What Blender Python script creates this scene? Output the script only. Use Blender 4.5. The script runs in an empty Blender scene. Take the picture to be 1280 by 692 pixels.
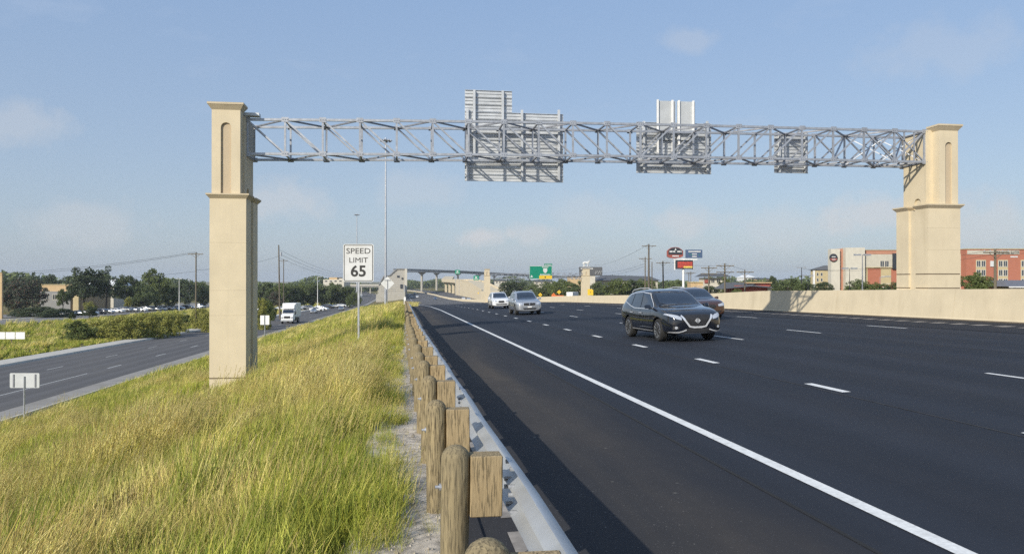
import bpy, bmesh, math, random
import numpy as np
from mathutils import Vector, Matrix, noise
from mathutils.bvhtree import BVHTree
SC = bpy.context.scene
COL = SC.collection
TH = math.radians(8.0); ST, CT = math.sin(TH), math.cos(TH)
EYE = 1.9; F = 960.0; HY = 350.0
R = math.radians

def W(px, py, D):
    """world point of a place read off the photograph at distance D (m) along the view axis"""
    xc = (px - 640) / F * D
    return Vector((xc * CT + D * ST, D * CT - xc * ST, EYE - (py - HY) / F * D))

# ---------------------------------------------------------------- ground profile
_S = [-200, 0, 80, 110, 145, 180, 223, 307, 400, 520, 650, 6000]
_Z = [1.5, 0, -1.34, -2.0, -3.0, -4.05, -5.3, -7.3, -8.8, -10.1, -10.9, -11.5]
_FS = [-200, 0, 250, 400, 520, 6000]
_FZ = [-2.4, -4.1, -8.3, -10.8, -11.6, -12.0]
def zr(s): return float(np.interp(s, _S, _Z))
def zf(s): return float(np.interp(s, _FS, _FZ))
def shift(s):
    return 0.0 if s < 560 else (s - 560) ** 2 / 2 / 2600.0
FRONT = -18.4
def smooth(t): t = min(1, max(0, t)); return t * t * (3 - 2 * t)
def crease(X, s):
    ax, ay, bx_, by_ = -7.6, 12.6, -5.8, 16.8
    t = max(0, min(1, ((X - ax) * (bx_ - ax) + (s - ay) * (by_ - ay)) / ((bx_ - ax) ** 2 + (by_ - ay) ** 2)))
    d = math.hypot(X - ax - t * (bx_ - ax), s - ay - t * (by_ - ay)); return math.exp(-(d / .38) ** 2)
def ground_z(X, s, bumps=True):
    o = X + shift(s)
    if o > 24.5:
        z = zr(s) + 0.62
        if o > 60: z += min(1.0, (o - 60) / 200)
        return z
    if o > -0.9:
        return zr(s) + 0.03 * max(0, min(o, 24))
    zt, zb = zr(s), zf(s)
    if o > FRONT:
        t = (-0.9 - o) / (-0.9 - FRONT)
        tt = np.interp(t, [0, .1, .36, .62, .92, 1], [0, .11, .47, .76, .99, 1.0])
        z = zt + (zb - zt) * tt
        if bumps:
            a = min(1, t * 8) * min(1, (1 - t) * 6)
            z += a * (noise.noise(Vector((X * .35, s * .25, 3))) * .22 + noise.noise(Vector((X * .9, s * .7, 9))) * .08)
            # the washed-out step in the bank
            z -= .5 * crease(X, s)
        return z
    if o > -35.2: return zb
    z = zb + .02
    if bumps:
        a = min(1, (-35.2 - o) / 4)
        z += a * noise.noise(Vector((X * .06, s * .05, 1))) * .35
    z += max(0, (-o - 120)) * .004
    return z
def road_z(o, s): return zr(s) + 0.03 * max(0, min(o, 24))
def rx(o, s): return o - shift(s)

# ---------------------------------------------------------------- objects
def link(o, parent=None):
    COL.objects.link(o)
    if parent is not None: o.parent = parent
    return o
def tag(o, label=None, cat=None, group=None, kind=None):
    if label: o['label'] = label
    if cat: o['category'] = cat
    if group: o['group'] = group
    if kind: o['kind'] = kind
    return o
def thing(name, label, cat, loc=(0, 0, 0), rotz=0, group=None):
    o = bpy.data.objects.new(name, None); o.location = loc; o.rotation_euler = (0, 0, rotz)
    o.empty_display_size = .2
    link(o); return tag(o, label, cat, group)
def kids(o): return [c for c in bpy.data.objects if c.parent == o]
def copy_tree(o, loc, rotz, label=None, group=None, scale=None, remap=None, tree=None):
    if tree is None:
        tree = [(c, kids(c)) for c in kids(o)]
    def cp(src, par):
        n = src.copy(); COL.objects.link(n); n.parent = par
        if remap:
            for i, sl in enumerate(n.material_slots):
                m = sl.material
                if m and m.name in remap:
                    sl.link = 'OBJECT'; sl.material = remap[m.name]
        return n
    r = cp(o, None); r.location = loc; r.rotation_euler = (0, 0, rotz)
    if label: r['label'] = label
    if group: r['group'] = group
    elif 'group' in r and label and group is not None: del r['group']
    if scale is not None: r.scale = scale
    for c, subs in tree:
        cc = cp(c, r)
        for g in subs: cp(g, cc)
    return r

def unpar(parent):
    """offset from world coordinates to the coordinates of a (not rotated) parent chain"""
    v = Vector((0, 0, 0)); p = parent
    while p is not None: v += Vector(p.location); p = p.parent
    return v

class MB:
    def __init__(s): s.v = []; s.f = []; s.m = []
    def add(s, vs, fs, m=0):
        b = len(s.v); s.v += [tuple(v) for v in vs]; s.f += [tuple(b + i for i in f) for f in fs]; s.m += [m] * len(fs); return s
    def box(s, x0, x1, y0, y1, z0, z1, m=0):
        return s.hexa([(x0, y0, z0), (x1, y0, z0), (x1, y1, z0), (x0, y1, z0)], [(x0, y0, z1), (x1, y0, z1), (x1, y1, z1), (x0, y1, z1)], m)
    def hexa(s, lo, hi, m=0):
        n = len(lo)
        return s.add(list(lo) + list(hi), [tuple(range(n))[::-1], tuple(range(n, 2 * n))] + [(i, (i + 1) % n, n + (i + 1) % n, n + i) for i in range(n)], m)
    def frustum(s, x0, x1, y0, y1, z0, z1, e, m=0):
        return s.hexa([(x0, y0, z0), (x1, y0, z0), (x1, y1, z0), (x0, y1, z0)], [(x0 - e, y0 - e, z1), (x1 + e, y0 - e, z1), (x1 + e, y1 + e, z1), (x0 - e, y1 + e, z1)], m)
    def beam(s, a, b, w, h=None, m=0, up=(0, 0, 1)):
        a = Vector(a); b = Vector(b); h = h or w
        d = (b - a).normalized(); u = Vector(up)
        if abs(d.dot(u)) > .98: u = Vector((0, 1, 0))
        x = d.cross(u).normalized() * (w / 2); y = x.cross(d).normalized() * (h / 2)
        return s.hexa([a - x - y, a + x - y, a + x + y, a - x + y], [b - x - y, b + x - y, b + x + y, b - x + y], m)
    def tube(s, a, b, r1, r2=None, n=10, m=0, caps=True):
        a = Vector(a); b = Vector(b); r2 = r1 if r2 is None else r2
        d = (b - a).normalized(); u = Vector((0, 0, 1)) if abs(d.z) < .95 else Vector((1, 0, 0))
        x = d.cross(u).normalized(); y = d.cross(x)
        lo = [a + (x * math.cos(t) + y * math.sin(t)) * r1 for t in [2 * math.pi * i / n for i in range(n)]]
        hi = [b + (x * math.cos(t) + y * math.sin(t)) * r2 for t in [2 * math.pi * i / n for i in range(n)]]
        fs = [(i, n + i, n + (i + 1) % n, (i + 1) % n) for i in range(n)]
        if caps: fs += [tuple(range(n)), tuple(range(n, 2 * n))[::-1]]
        return s.add(lo + hi, fs, m)
    def path(s, pts, r, n=5, m=0):
        for a, b in zip(pts[:-1], pts[1:]): s.tube(a, b, r, r, n, m)
        return s
    def lathe(s, prof, c=(0, 0, 0), n=16, m=0, axis='z'):
        c = Vector(c); vs = []; fs = []
        for r, z in prof:
            for i in range(n):
                t = 2 * math.pi * i / n
                p = (r * math.cos(t), r * math.sin(t), z) if axis == 'z' else (r * math.cos(t), z, r * math.sin(t))
                vs.append(c + Vector(p))
        for k in range(len(prof) - 1):
            for i in range(n):
                fs.append((k * n + i, k * n + (i + 1) % n, (k + 1) * n + (i + 1) % n, (k + 1) * n + i))
        fs.append(tuple(range(n))[::-1]); fs.append(tuple((len(prof) - 1) * n + i for i in range(n)))
        return s.add(vs, fs, m)
    def prism(s, poly, a, b, plane='xz', m=0):
        """poly in a plane, extruded along the third axis from a to b"""
        def P(u, v, w): return {'xz': (u, w, v), 'yz': (w, u, v), 'xy': (u, v, w)}[plane]
        return s.hexa([P(u, v, a) for u, v in poly], [P(u, v, b) for u, v in poly], m)
    def mesh(s, name, mats, off=None, smooth_=False, bevel=0, weld=False):
        me = bpy.data.meshes.new(name)
        vs = s.v if off is None else [(v[0] - off[0], v[1] - off[1], v[2] - off[2]) for v in s.v]
        me.from_pydata(vs, [], s.f)
        for mt in (mats if isinstance(mats, (list, tuple)) else [mats]): me.materials.append(mt)
        me.polygons.foreach_set('material_index', s.m)
        bm = bmesh.new(); bm.from_mesh(me)
        if weld: bmesh.ops.remove_doubles(bm, verts=bm.verts, dist=1e-4)
        bmesh.ops.recalc_face_normals(bm, faces=bm.faces)
        if bevel: bmesh.ops.bevel(bm, geom=[e for e in bm.edges if e.calc_face_angle(0) > .5], offset=bevel, segments=1, affect='EDGES', clamp_overlap=True)
        bm.to_mesh(me); bm.free()
        if smooth_:
            me.polygons.foreach_set('use_smooth', [True] * len(me.polygons))
            me.set_sharp_from_angle(angle=R(40))
        me.update(); return me
    def build(s, name, mats, parent=None, world=False, smooth_=False, bevel=0, weld=False):
        off = unpar(parent) if (world and parent is not None) else None
        o = bpy.data.objects.new(name, s.mesh(name, mats, off, smooth_, bevel, weld))
        return link(o, parent)

# ---------------------------------------------------------------- materials
MATS = {}
def nodes(name):
    m = bpy.data.materials.new(name); m.use_nodes = True
    nt = m.node_tree; b = nt.nodes['Principled BSDF']; MATS[name] = m
    return m, nt, b
def mix(nt, fac, a, b, kind='MIX'):
    n = nt.nodes.new('ShaderNodeMix'); n.data_type = 'RGBA'; n.blend_type = kind
    for sock, v in ((n.inputs[0], fac), (n.inputs[6], a), (n.inputs[7], b)):
        if hasattr(v, 'links'): nt.links.new(v, sock)
        elif isinstance(v, (int, float)): sock.default_value = v
        else: sock.default_value = (v[0], v[1], v[2], 1)
    return n.outputs[2]
def noise_tex(nt, scale, detail=4, vec=None, rough=.55, stretch=None):
    n = nt.nodes.new('ShaderNodeTexNoise'); n.inputs['Scale'].default_value = scale; n.inputs['Detail'].default_value = detail; n.inputs['Roughness'].default_value = rough
    if vec is None: vec = nt.nodes.new('ShaderNodeNewGeometry').outputs['Position']
    if stretch:
        mp = nt.nodes.new('ShaderNodeMapping'); mp.inputs['Scale'].default_value = stretch; nt.links.new(vec, mp.inputs[0]); vec = mp.outputs[0]
    nt.links.new(vec, n.inputs['Vector'])
    return n.outputs['Fac']
def ramp(nt, fac, p0, p1, c0=0, c1=1):
    n = nt.nodes.new('ShaderNodeMapRange'); n.inputs[1].default_value = p0; n.inputs[2].default_value = p1; n.inputs[3].default_value = c0; n.inputs[4].default_value = c1
    nt.links.new(fac, n.inputs[0]); return n.outputs[0]
def bump(nt, b, h, strength=.3, dist=.02):
    n = nt.nodes.new('ShaderNodeBump'); n.inputs['Strength'].default_value = strength; n.inputs['Distance'].default_value = dist
    nt.links.new(h, n.inputs['Height']); nt.links.new(n.outputs[0], b.inputs['Normal'])
def simple(name, c, rough=.6, metal=0, var=.12, scale=3, spec=.5, bmp=0, dirt=None):
    m, nt, b = nodes(name)
    f = noise_tex(nt, scale)
    c2 = tuple(x * (1 - var * 2) for x in c); c1 = tuple(min(1, x * (1 + var)) for x in c)
    colr = mix(nt, ramp(nt, f, .3, .7), c2, c1)
    if dirt:
        colr = mix(nt, ramp(nt, noise_tex(nt, scale * .3, 6), .5, .75, 0, .6), colr, dirt)
    nt.links.new(colr, b.inputs['Base Color'])
    b.inputs['Roughness'].default_value = rough; b.inputs['Metallic'].default_value = metal; b.inputs['Specular IOR Level'].default_value = spec
    if bmp: bump(nt, b, noise_tex(nt, scale * 12, 3), bmp, .01)
    return m
def paint(name, c, metal=0, rough=.25, coat=1):
    m, nt, b = nodes(name)
    f = noise_tex(nt, 2.0, 3)
    nt.links.new(mix(nt, ramp(nt, f, .3, .8, 0, .5), c, tuple(x * .75 + .012 for x in c)), b.inputs['Base Color'])
    b.inputs['Metallic'].default_value = metal; b.inputs['Roughness'].default_value = rough
    b.inputs['Coat Weight'].default_value = coat; b.inputs['Coat Roughness'].default_value = .06
    return m

def asphalt(name, base, dirt, damt, rough=.85, fleck=.06, tracks=True, fade=False):
    m, nt, b = nodes(name)
    pos = nt.nodes.new('ShaderNodeNewGeometry').outputs['Position']
    fine = noise_tex(nt, 130, 2, pos, .7)
    big = noise_tex(nt, .35, 5, pos, .6, (1.6, .12, 1))
    c = mix(nt, ramp(nt, fine, .3, .7), tuple(x * .72 for x in base), tuple(x * 1.3 for x in base))
    c = mix(nt, ramp(nt, big, .42, .68, 0, damt), c, dirt)
    blot = noise_tex(nt, 1.3, 6, pos, .65)
    c = mix(nt, ramp(nt, blot, .35, .75, 0, .3), c, tuple(x * .6 for x in base))
    if tracks:
        sep = nt.nodes.new('ShaderNodeSeparateXYZ'); nt.links.new(pos, sep.inputs[0])
        w = nt.nodes.new('ShaderNodeMath'); w.operation = 'SINE'
        a = nt.nodes.new('ShaderNodeMath'); a.operation = 'MULTIPLY_ADD'; a.inputs[1].default_value = 2 * math.pi / 1.83; a.inputs[2].default_value = -12.0
        nt.links.new(sep.outputs[0], a.inputs[0]); nt.links.new(a.outputs[0], w.inputs[0])
        c = mix(nt, ramp(nt, w.outputs[0], -.2, 1, 0, .4), c, tuple(x * 1.5 for x in base))
    vor = nt.nodes.new('ShaderNodeTexVoronoi'); vor.inputs['Scale'].default_value = 28; nt.links.new(pos, vor.inputs['Vector'])
    c = mix(nt, ramp(nt, vor.outputs['Distance'], fleck, fleck * .4, 0, .75), c, (.22, .21, .2))
    if fade:    # brown grit lies in a band on the shoulder and thins out towards the travelled lane
        v2 = nt.nodes.new('ShaderNodeTexVoronoi'); v2.inputs['Scale'].default_value = 9; nt.links.new(pos, v2.inputs['Vector'])
        c = mix(nt, ramp(nt, v2.outputs['Distance'], .07, .03, 0, .7), c, (.30, .28, .25))
        v3 = nt.nodes.new('ShaderNodeTexVoronoi'); v3.inputs['Scale'].default_value = 1.7; nt.links.new(pos, v3.inputs['Vector'])
        c = mix(nt, ramp(nt, v3.outputs['Distance'], .045, .02, 0, .5), c, (.30, .28, .24))
        sp = nt.nodes.new('ShaderNodeSeparateXYZ'); nt.links.new(pos, sp.inputs[0])
        wb = nt.nodes.new('ShaderNodeMath'); wb.operation = 'MULTIPLY_ADD'; wb.inputs[1].default_value = 1.6; nt.links.new(noise_tex(nt, .8, 4, pos, .6, (1, .25, 1)), wb.inputs[0]); nt.links.new(sp.outputs[0], wb.inputs[2])
        c = mix(nt, ramp(nt, wb.outputs[0], 2.9, 4.0, 0, .85), c, (.0200, .0240, .0340))
    nt.links.new(c, b.inputs['Base Color']); b.inputs['Roughness'].default_value = rough
    b.inputs['Specular IOR Level'].default_value = .22
    bump(nt, b, fine, .5, .006)
    return m
M = {}
M['lane'] = asphalt('new_asphalt', (.0200, .0240, .0340), (.036, .036, .042), .5, .8, .035)
M['shoulder'] = asphalt('shoulder_asphalt', (.036, .036, .040), (.102, .084, .066), .65, .92, .13, tracks=False, fade=True)
M['old_road'] = asphalt('grey_asphalt', (.105, .102, .104), (.16, .15, .14), .5, .9, .08)
M['lot'] = simple('car_park_surface', (.2, .19, .18), .9, 0, .15, .2, dirt=(.3, .27, .22))
M['white_line'] = simple('road_paint', (.78, .78, .76), .65, 0, .08, 30, dirt=(.45, .44, .42))
M['faded_line'] = simple('faded_road_paint', (.55, .55, .53), .7, 0, .2, 20, dirt=(.15, .14, .13))
M['stain_line'] = simple('worn_strip', (.30, .27, .24), .8, 0, .2, 6, dirt=(.1, .09, .08))
M['yellow_line'] = simple('yellow_road_paint', (.55, .40, .12), .7, 0, .2, 8, dirt=(.2, .17, .12))
M['kerb'] = simple('kerb_concrete', (.52, .49, .44), .85, 0, .08, 2, bmp=.2, dirt=(.3, .27, .22))
M['gutter'] = simple('gutter_concrete', (.30, .28, .255), .85, 0, .1, 1.2, bmp=.2, dirt=(.22, .2, .17))
def stucco(name, c, rough=.88, streak=.35, grain=40, bmp=.25):
    m, nt, b = nodes(name)
    pos = nt.nodes.new('ShaderNodeNewGeometry').outputs['Position']
    f = noise_tex(nt, 1.1, 6, pos)
    col = mix(nt, ramp(nt, f, .3, .7), tuple(x * .93 for x in c), tuple(min(1, x * 1.05) for x in c))
    s = noise_tex(nt, 2.2, 5, pos, .6, (1.6, 1.6, .10))
    col = mix(nt, ramp(nt, s, .52, .75, 0, streak), col, tuple(x * .78 for x in c))
    st2 = noise_tex(nt, .9, 5, pos, .65, (1.2, 1.2, .35))
    col = mix(nt, ramp(nt, st2, .56, .72, 0, .35), col, (c[0] * .72, c[1] * .70, c[2] * .66))
    g = noise_tex(nt, grain, 4, pos, .7)
    col = mix(nt, ramp(nt, g, .3, .7, 0, .12), col, tuple(x * .8 for x in c))
    nt.links.new(col, b.inputs['Base Color']); b.inputs['Roughness'].default_value = rough; b.inputs['Specular IOR Level'].default_value = .2
    bump(nt, b, g, bmp, .01)
    return m
M['stucco'] = stucco('cream_painted_concrete', (.62, .535, .385))
M['stucco_trim'] = stucco('cream_trim', (.55, .465, .33), streak=.5)
M['stucco_rough'] = stucco('pebbled_recess', (.50, .41, .29), streak=.2, grain=16, bmp=1.0)
M['joint'] = simple('dark_joint', (.16, .12, .08), .9); M['seam'] = simple('road_joint', (.012, .012, .013), .9)
M['galv'] = simple('galvanised_steel', (.45, .47, .51), .45, .55, .12, 5, dirt=(.3, .31, .33))
M['galv_dark'] = simple('weathered_steel', (.25, .26, .29), .5, .5, .15, 5)
M['rail'] = simple('guardrail_steel', (.50, .52, .54), .5, .45, .12, 1.5, dirt=(.3, .3, .29))
M['alu'] = simple('bare_aluminium', (.62, .64, .66), .5, .4, .08, 3, dirt=(.42, .43, .44))
M['alu_plain'] = simple('aluminium_sheet', (.50, .52, .53), .6, .25, .06, 2)
M['white'] = simple('white_paint', (.78, .78, .77), .5, 0, .04, 4)
M['black'] = simple('black_paint', (.012, .012, .013), .5, 0, .1, 4)
M['rubber'] = simple('tyre_rubber', (.018, .018, .018), .85, 0, .2, 12)
M['plastic'] = simple('dark_plastic', (.022, .022, .024), .6, 0, .2, 6)
M['chrome'] = simple('chrome_trim', (.85, .86, .88), .28, .6, .03, 6)
M['alloy'] = simple('alloy_wheel', (.5, .51, .53), .3, .8, .08, 8)
M['conc'] = stucco('pale_concrete', (.42, .40, .355), streak=.5)
M['conc_dark'] = stucco('dark_concrete', (.25, .25, .25), streak=.5)  # darker grey concrete for decks, copings, joints and a lower wall
M['dirt'] = simple('pale_gravel', (.58, .51, .42), .95, 0, .28, 9, bmp=1.0, dirt=(.17, .14, .10))
def glass(name, c, rough=.05):
    m, nt, b = nodes(name)
    f = noise_tex(nt, 1.5, 2)
    nt.links.new(mix(nt, f, c, tuple(x * .6 for x in c)), b.inputs['Base Color'])
    b.inputs['Roughness'].default_value = rough; b.inputs['Specular IOR Level'].default_value = .8
    b.inputs['Coat Weight'].default_value = .6; b.inputs['Coat Roughness'].default_value = .03
    return m
M['car_glass'] = glass('car_glass', (.014, .022, .038))
M['win_glass'] = glass('window_glass', (.06, .07, .085))
M['lens'] = simple('headlight_lens', (.58, .61, .66), .12, .4, .05, 14, 1)
def wood(name, c, c2):
    m, nt, b = nodes(name)
    tc = nt.nodes.new('ShaderNodeTexCoord').outputs['Object']
    a = noise_tex(nt, 9, 5, tc, .6, (6, 6, .45)); g = noise_tex(nt, 30, 4, tc, .6, (3, 3, .25)); k = noise_tex(nt, 2, 3, tc)
    col = mix(nt, ramp(nt, a, .35, .65), c2, c)
    col = mix(nt, ramp(nt, g, .5, .60, 0, .9), col, tuple(x * .3 for x in c2))
    col = mix(nt, ramp(nt, k, .4, .75, 0, .5), col, (.17, .15, .11))
    rnd = nt.nodes.new('ShaderNodeObjectInfo').outputs['Random']
    col = mix(nt, ramp(nt, rnd, 0, 1, 0, .45), col, (.20, .17, .11))
    nt.links.new(col, b.inputs['Base Color']); b.inputs['Roughness'].default_value = .85; b.inputs['Specular IOR Level'].default_value = .2
    bump(nt, b, g, .8, .006)
    return m
M['wood'] = wood('treated_post_wood', (.36, .29, .165), (.19, .15, .09))
M['block'] = wood('sawn_block_wood', (.46, .35, .20), (.33, .24, .13))
M['pole'] = wood('grey_pole_wood', (.17, .145, .12), (.10, .085, .07))

def ground_mat():
    m, nt, b = nodes('dry_turf')
    pos = nt.nodes.new('ShaderNodeNewGeometry').outputs['Position']
    a = noise_tex(nt, .12, 6, pos, .6); f = noise_tex(nt, 3.5, 6, pos, .7); k = noise_tex(nt, .035, 5, pos, .6)
    col = mix(nt, ramp(nt, a, .4, .6), (.16, .175, .05), (.27, .225, .10))
    col = mix(nt, ramp(nt, k, .45, .62), col, (.27, .20, .11))
    col = mix(nt, ramp(nt, f, .3, .7, 0, .7), col, (.055, .06, .02))
    nt.links.new(col, b.inputs['Base Color']); b.inputs['Roughness'].default_value = .95; b.inputs['Specular IOR Level'].default_value = .1
    bump(nt, b, f, 1, .15)
    return m
M['turf'] = ground_mat()
def leafy(name, c, c2, trans=.12, rnd=True, patch=None):
    m, nt, b = nodes(name)
    pos = nt.nodes.new('ShaderNodeNewGeometry').outputs['Position']
    f = noise_tex(nt, .9, 3, pos); g = noise_tex(nt, 9, 2, pos)
    col = mix(nt, ramp(nt, f, .35, .65), c, c2)
    col = mix(nt, ramp(nt, g, .4, .8, 0, .5), col, tuple(x * 1.5 for x in c2))
    if patch: col = mix(nt, ramp(nt, noise_tex(nt, 1.7, 3, pos), .55, .62, 0, .8), col, patch)
    oi = nt.nodes.new('ShaderNodeObjectInfo').outputs['Random']
    col = mix(nt, ramp(nt, oi, 0, 1, 0, .35), col, tuple(x * .6 for x in c))
    nt.links.new(col, b.inputs['Base Color']); b.inputs['Roughness'].default_value = .7; b.inputs['Specular IOR Level'].default_value = .25
    tr = nt.nodes.new('ShaderNodeBsdfTranslucent'); nt.links.new(col, tr.inputs['Color'])
    ms = nt.nodes.new('ShaderNodeMixShader'); ms.inputs[0].default_value = trans
    nt.links.new(b.outputs[0], ms.inputs[1]); nt.links.new(tr.outputs[0], ms.inputs[2])
    nt.links.new(ms.outputs[0], nt.nodes['Material Output'].inputs['Surface'])
    return m
M['oak'] = leafy('oak_leaves', (.080, .108, .040), (.125, .155, .060))
M['dark_leaf'] = leafy('dark_evergreen_leaves', (.050, .070, .034), (.080, .105, .048))
M['mid_leaf'] = leafy('mid_green_leaves', (.095, .125, .035), (.135, .165, .055))
M['light_leaf'] = leafy('yellow_green_leaves', (.23, .24, .055), (.30, .29, .08))
M['bloom_leaf'] = leafy('blooming_leaves', (.065, .085, .055), (.10, .12, .07), patch=(.26, .07, .09))
M['bark'] = simple('bark', (.09, .075, .06), .95, 0, .25, 6, bmp=.5)
SKYSTR=.138; SUNSTR=4.5; EXPO=.12; DENOISE=False; HAZE=.00015
M['stone'] = simple('pale_stone', (.40, .36, .30), .9, 0, .3, 3)
M['grit'] = simple('brown_grit', (.14, .11, .075), .95, 0, .2, 8, bmp=.5)
# ================================================================ ground, roads
def axis(vals):
    out = []
    for a, b, st in vals:
        n = max(1, int(round((b - a) / st))); out += [a + (b - a) * i / n for i in range(n)]
    return out + [vals[-1][1]]
xs = axis([(-3000, -600, 300), (-600, -120, 30), (-120, -36, 4), (-36, -35.2, .8), (-35.2, FRONT, 4), (FRONT, -9, .45), (-9, -.9, .27), (-.9, 24.5, 2.5), (24.5, 24.7, .2), (24.7, 60, 6), (60, 600, 40), (600, 4000, 400)])
ss = axis([(-120, -6, 12), (-6, 24, .35), (24, 60, 1.2), (60, 150, 5), (150, 700, 16), (700, 6000, 300)])
mb = MB(); nx = len(xs)
for s_ in ss:
    for x_ in xs:
        X = x_ - shift(s_) if s_ > 560 else x_
        z = ground_z(X, s_)
        if -1.2 < x_ < 24.6: z -= .06
        elif -35.21 < x_ < FRONT + .01: z -= .06
        elif 24.6 < x_ < 61: z -= .06
        mb.v.append((X, s_, z))
for j in range(len(ss) - 1):
    for i in range(nx - 1):
        a = j * nx + i; mb.f.append((a, a + 1, a + nx + 1, a + nx)); mb.m.append(0)
g = mb.build('ground', M['turf'], smooth_=True); tag(g, kind='structure')

def strip(name, o0, o1, s0, s1, mat, lift=0.0, zfun=road_z, xf=rx, step=None, no=1, kind='structure', parent=None, thick=0, mbs=None):
    mb = mbs or MB(); st = sorted(set([s0, s1] + [v for v in _S + _FS if s0 < v < s1] + [s0 + (s1 - s0) * i / max(1, int((s1 - s0) / (step or 25))) for i in range(max(1, int((s1 - s0) / (step or 25))))]))
    base = len(mb.v)
    for s_ in st:
        for k in range(no + 1):
            o = o0 + (o1 - o0) * k / no
            mb.v.append((xf(o, s_), s_, zfun(o, s_) + lift))
    for j in range(len(st) - 1):
        for k in range(no):
            a = base + j * (no + 1) + k; mb.f.append((a, a + 1, a + no + 2, a + no + 1)); mb.m.append(0)
    if mbs: return
    o = mb.build(name, mat, parent); 
    if kind: tag(o, kind=kind)
    return o
fz = lambda o, s: zf(s)
shf = lambda o, s: o - max(0, shift(s))
NEW_END = 178
strip('highway_road', .45, 24.2, -60, NEW_END, M['lane'], 0, no=2)
strip('highway_road', .45, 24.2, NEW_END, 2600, M['old_road'], 0, no=2)
strip('shoulder_pavement', .45, 3.25, -60, NEW_END, M['shoulder'], .004)
strip('shoulder_pavement', 19.3, 23.6, -60, NEW_END, M['shoulder'], .004)
strip('opposite_road', 24.75, 52, -60, 2600, M['old_road'], 0, zfun=lambda o, s: zr(s) + .62)
strip('frontage_road', -32.9, -20.4, -80, 2600, M['old_road'], 0, zfun=fz, xf=shf)
strip('frontage_gutter', -20.4, -18.6, -80, 2600, M['gutter'], .004, zfun=fz, xf=shf)
# lane marks
mk = MB(); random.seed(3)
strip('', 3.72, 3.86, -60, 620, None, .008, mbs=mk, step=10)
mk.build('edge_line', M['white_line']); tag(bpy.data.objects['edge_line'], kind='structure')
mk = MB()
cs = [2.2, 7.6, 12.6, 18.0, 23.4] + [28.8 + 5.4 * i for i in range(26)]
for c in cs: strip('', 7.27, 7.43, c - .62, c + .62, None, .008, mbs=mk)
for lo, c0 in ((11.1, 0.9), (14.7, 2.4), (18.4, 2.9)):
    for i in range(40):
        c = c0 + 12.2 * i - (.95 if (lo == 11.1 and i == 1) else 0)
        if c < 175: strip('', lo - .055, lo + .055, c - 1.22, c + 1.22, None, .008, mbs=mk)
        else: strip('', lo - .08, lo + .08, c - 1.7, c + 1.7, None, .008, mbs=mk)
mk.build('lane_marking', M['white_line']); tag(bpy.data.objects['lane_marking'], kind='structure')
mk = MB()
for i in range(110):
    c = 2 + 1.15 * i
    strip('', 21.2, 21.75, c - .3, c + .3, None, .009, mbs=mk)
mk.build('rumble_marking', M['stain_line']); tag(bpy.data.objects['rumble_marking'], kind='structure')
mk = MB()
for i in range(100):
    c = -3 + 1.22 * i
    strip('', .80, 1.02, c - .42, c + .42, None, .009, mbs=mk)
mk.build('rumble_marking', M['stain_line']); tag(bpy.data.objects['rumble_marking.001'], kind='structure')
mk = MB()
mk_s = -40
strip('', -23.76, -23.64, -60, 62, None, .006, zfun=fz, xf=shf, mbs=mk)
for i in range(60):
    c = 66 + 12.2 * i; strip('', -23.78, -23.62, c, c + 3, None, .006, zfun=fz, xf=shf, mbs=mk)
for i in range(70):
    c = -20 + 12.2 * i; strip('', -28.1, -27.98, c, c + 3, None, .006, zfun=fz, xf=shf, mbs=mk)
mk.build('frontage_marking', M['faded_line']); tag(bpy.data.objects['frontage_marking'], kind='structure')
# seam line in shoulder
mk = MB(); strip('', 3.22, 3.26, -20, NEW_END, None, .0095, mbs=mk, step=3); mk.build('road_seam', M['seam']); tag(bpy.data.objects['road_seam'], kind='structure')
# windblown grit along the foot of the barrier
mk = MB()
for i in range(120):
    c = -10 + i * 1.2; wv = .35 + .25 * noise.noise(Vector((c * .6, 0, 2))); wv2 = .35 + .25 * noise.noise(Vector(((c + 1.2) * .6, 0, 2)))
    b0 = len(mk.v); mk.v += [(23.42 - wv, c, road_z(23.4 - wv, c) + .009), (23.5, c, road_z(23.5, c) + .03), (23.5, c + 1.2, road_z(23.5, c + 1.2) + .03), (23.42 - wv2, c + 1.2, road_z(23.4 - wv2, c + 1.2) + .009)]
    mk.f.append((b0, b0 + 1, b0 + 2, b0 + 3)); mk.m.append(0)
mk.build('roadside_dirt', M['grit']); tag(bpy.data.objects['roadside_dirt'], kind='structure')
# kerbs and walk along the frontage road
def kerb(name, prof, mat):
    mb = MB(); st = axis([(-80, 560, 20), (560, 2600, 60)]); n = len(prof)
    for s_ in st:
        for o, dz in prof: mb.v.append((o - shift(s_), s_, zf(s_) + dz))
    for j in range(len(st) - 1):
        for k in range(n - 1):
            a = j * n + k; mb.f.append((a, a + 1, a + n + 1, a + n)); mb.m.append(0)
    return tag(mb.build(name, mat), kind='structure')
kerb('pavement_kerb', [(-35.3, -.25), (-35.3, .17), (-33.05, .17), (-33.0, .15), (-32.93, 0.0), (-32.5, -.02)], M['kerb'])
kerb('pavement_kerb', [(-18.95, -.02), (-18.62, .004), (-18.58, .15), (-18.42, .15), (-18.40, -.25)], M['kerb'])
# gravel mow strip under the guardrail
mb = MB()
for s_ in axis([(-3, 30, .35), (30, 150, 3)]):
    for k in range(7):
        t = k / 6; wob = noise.noise(Vector((s_ * .8, 0, 5))) * .12
        o = -.55 + wob * (1 - t) + (.97 - wob * (1 - t)) * t
        mb.v.append((o, s_, zr(s_) + .012 + noise.noise(Vector((o * 3, s_ * 3, 0))) * .02 * (1 if k < 6 else 0) + (-.12 if k == 0 else 0)))
n = len(mb.v) // 7
for j in range(n - 1):
    for k in range(6):
        a = j * 7 + k; mb.f.append((a, a + 1, a + 8, a + 7)); mb.m.append(0)
tag(mb.build('gravel_path', M['dirt'], smooth_=True), kind='structure')
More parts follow.
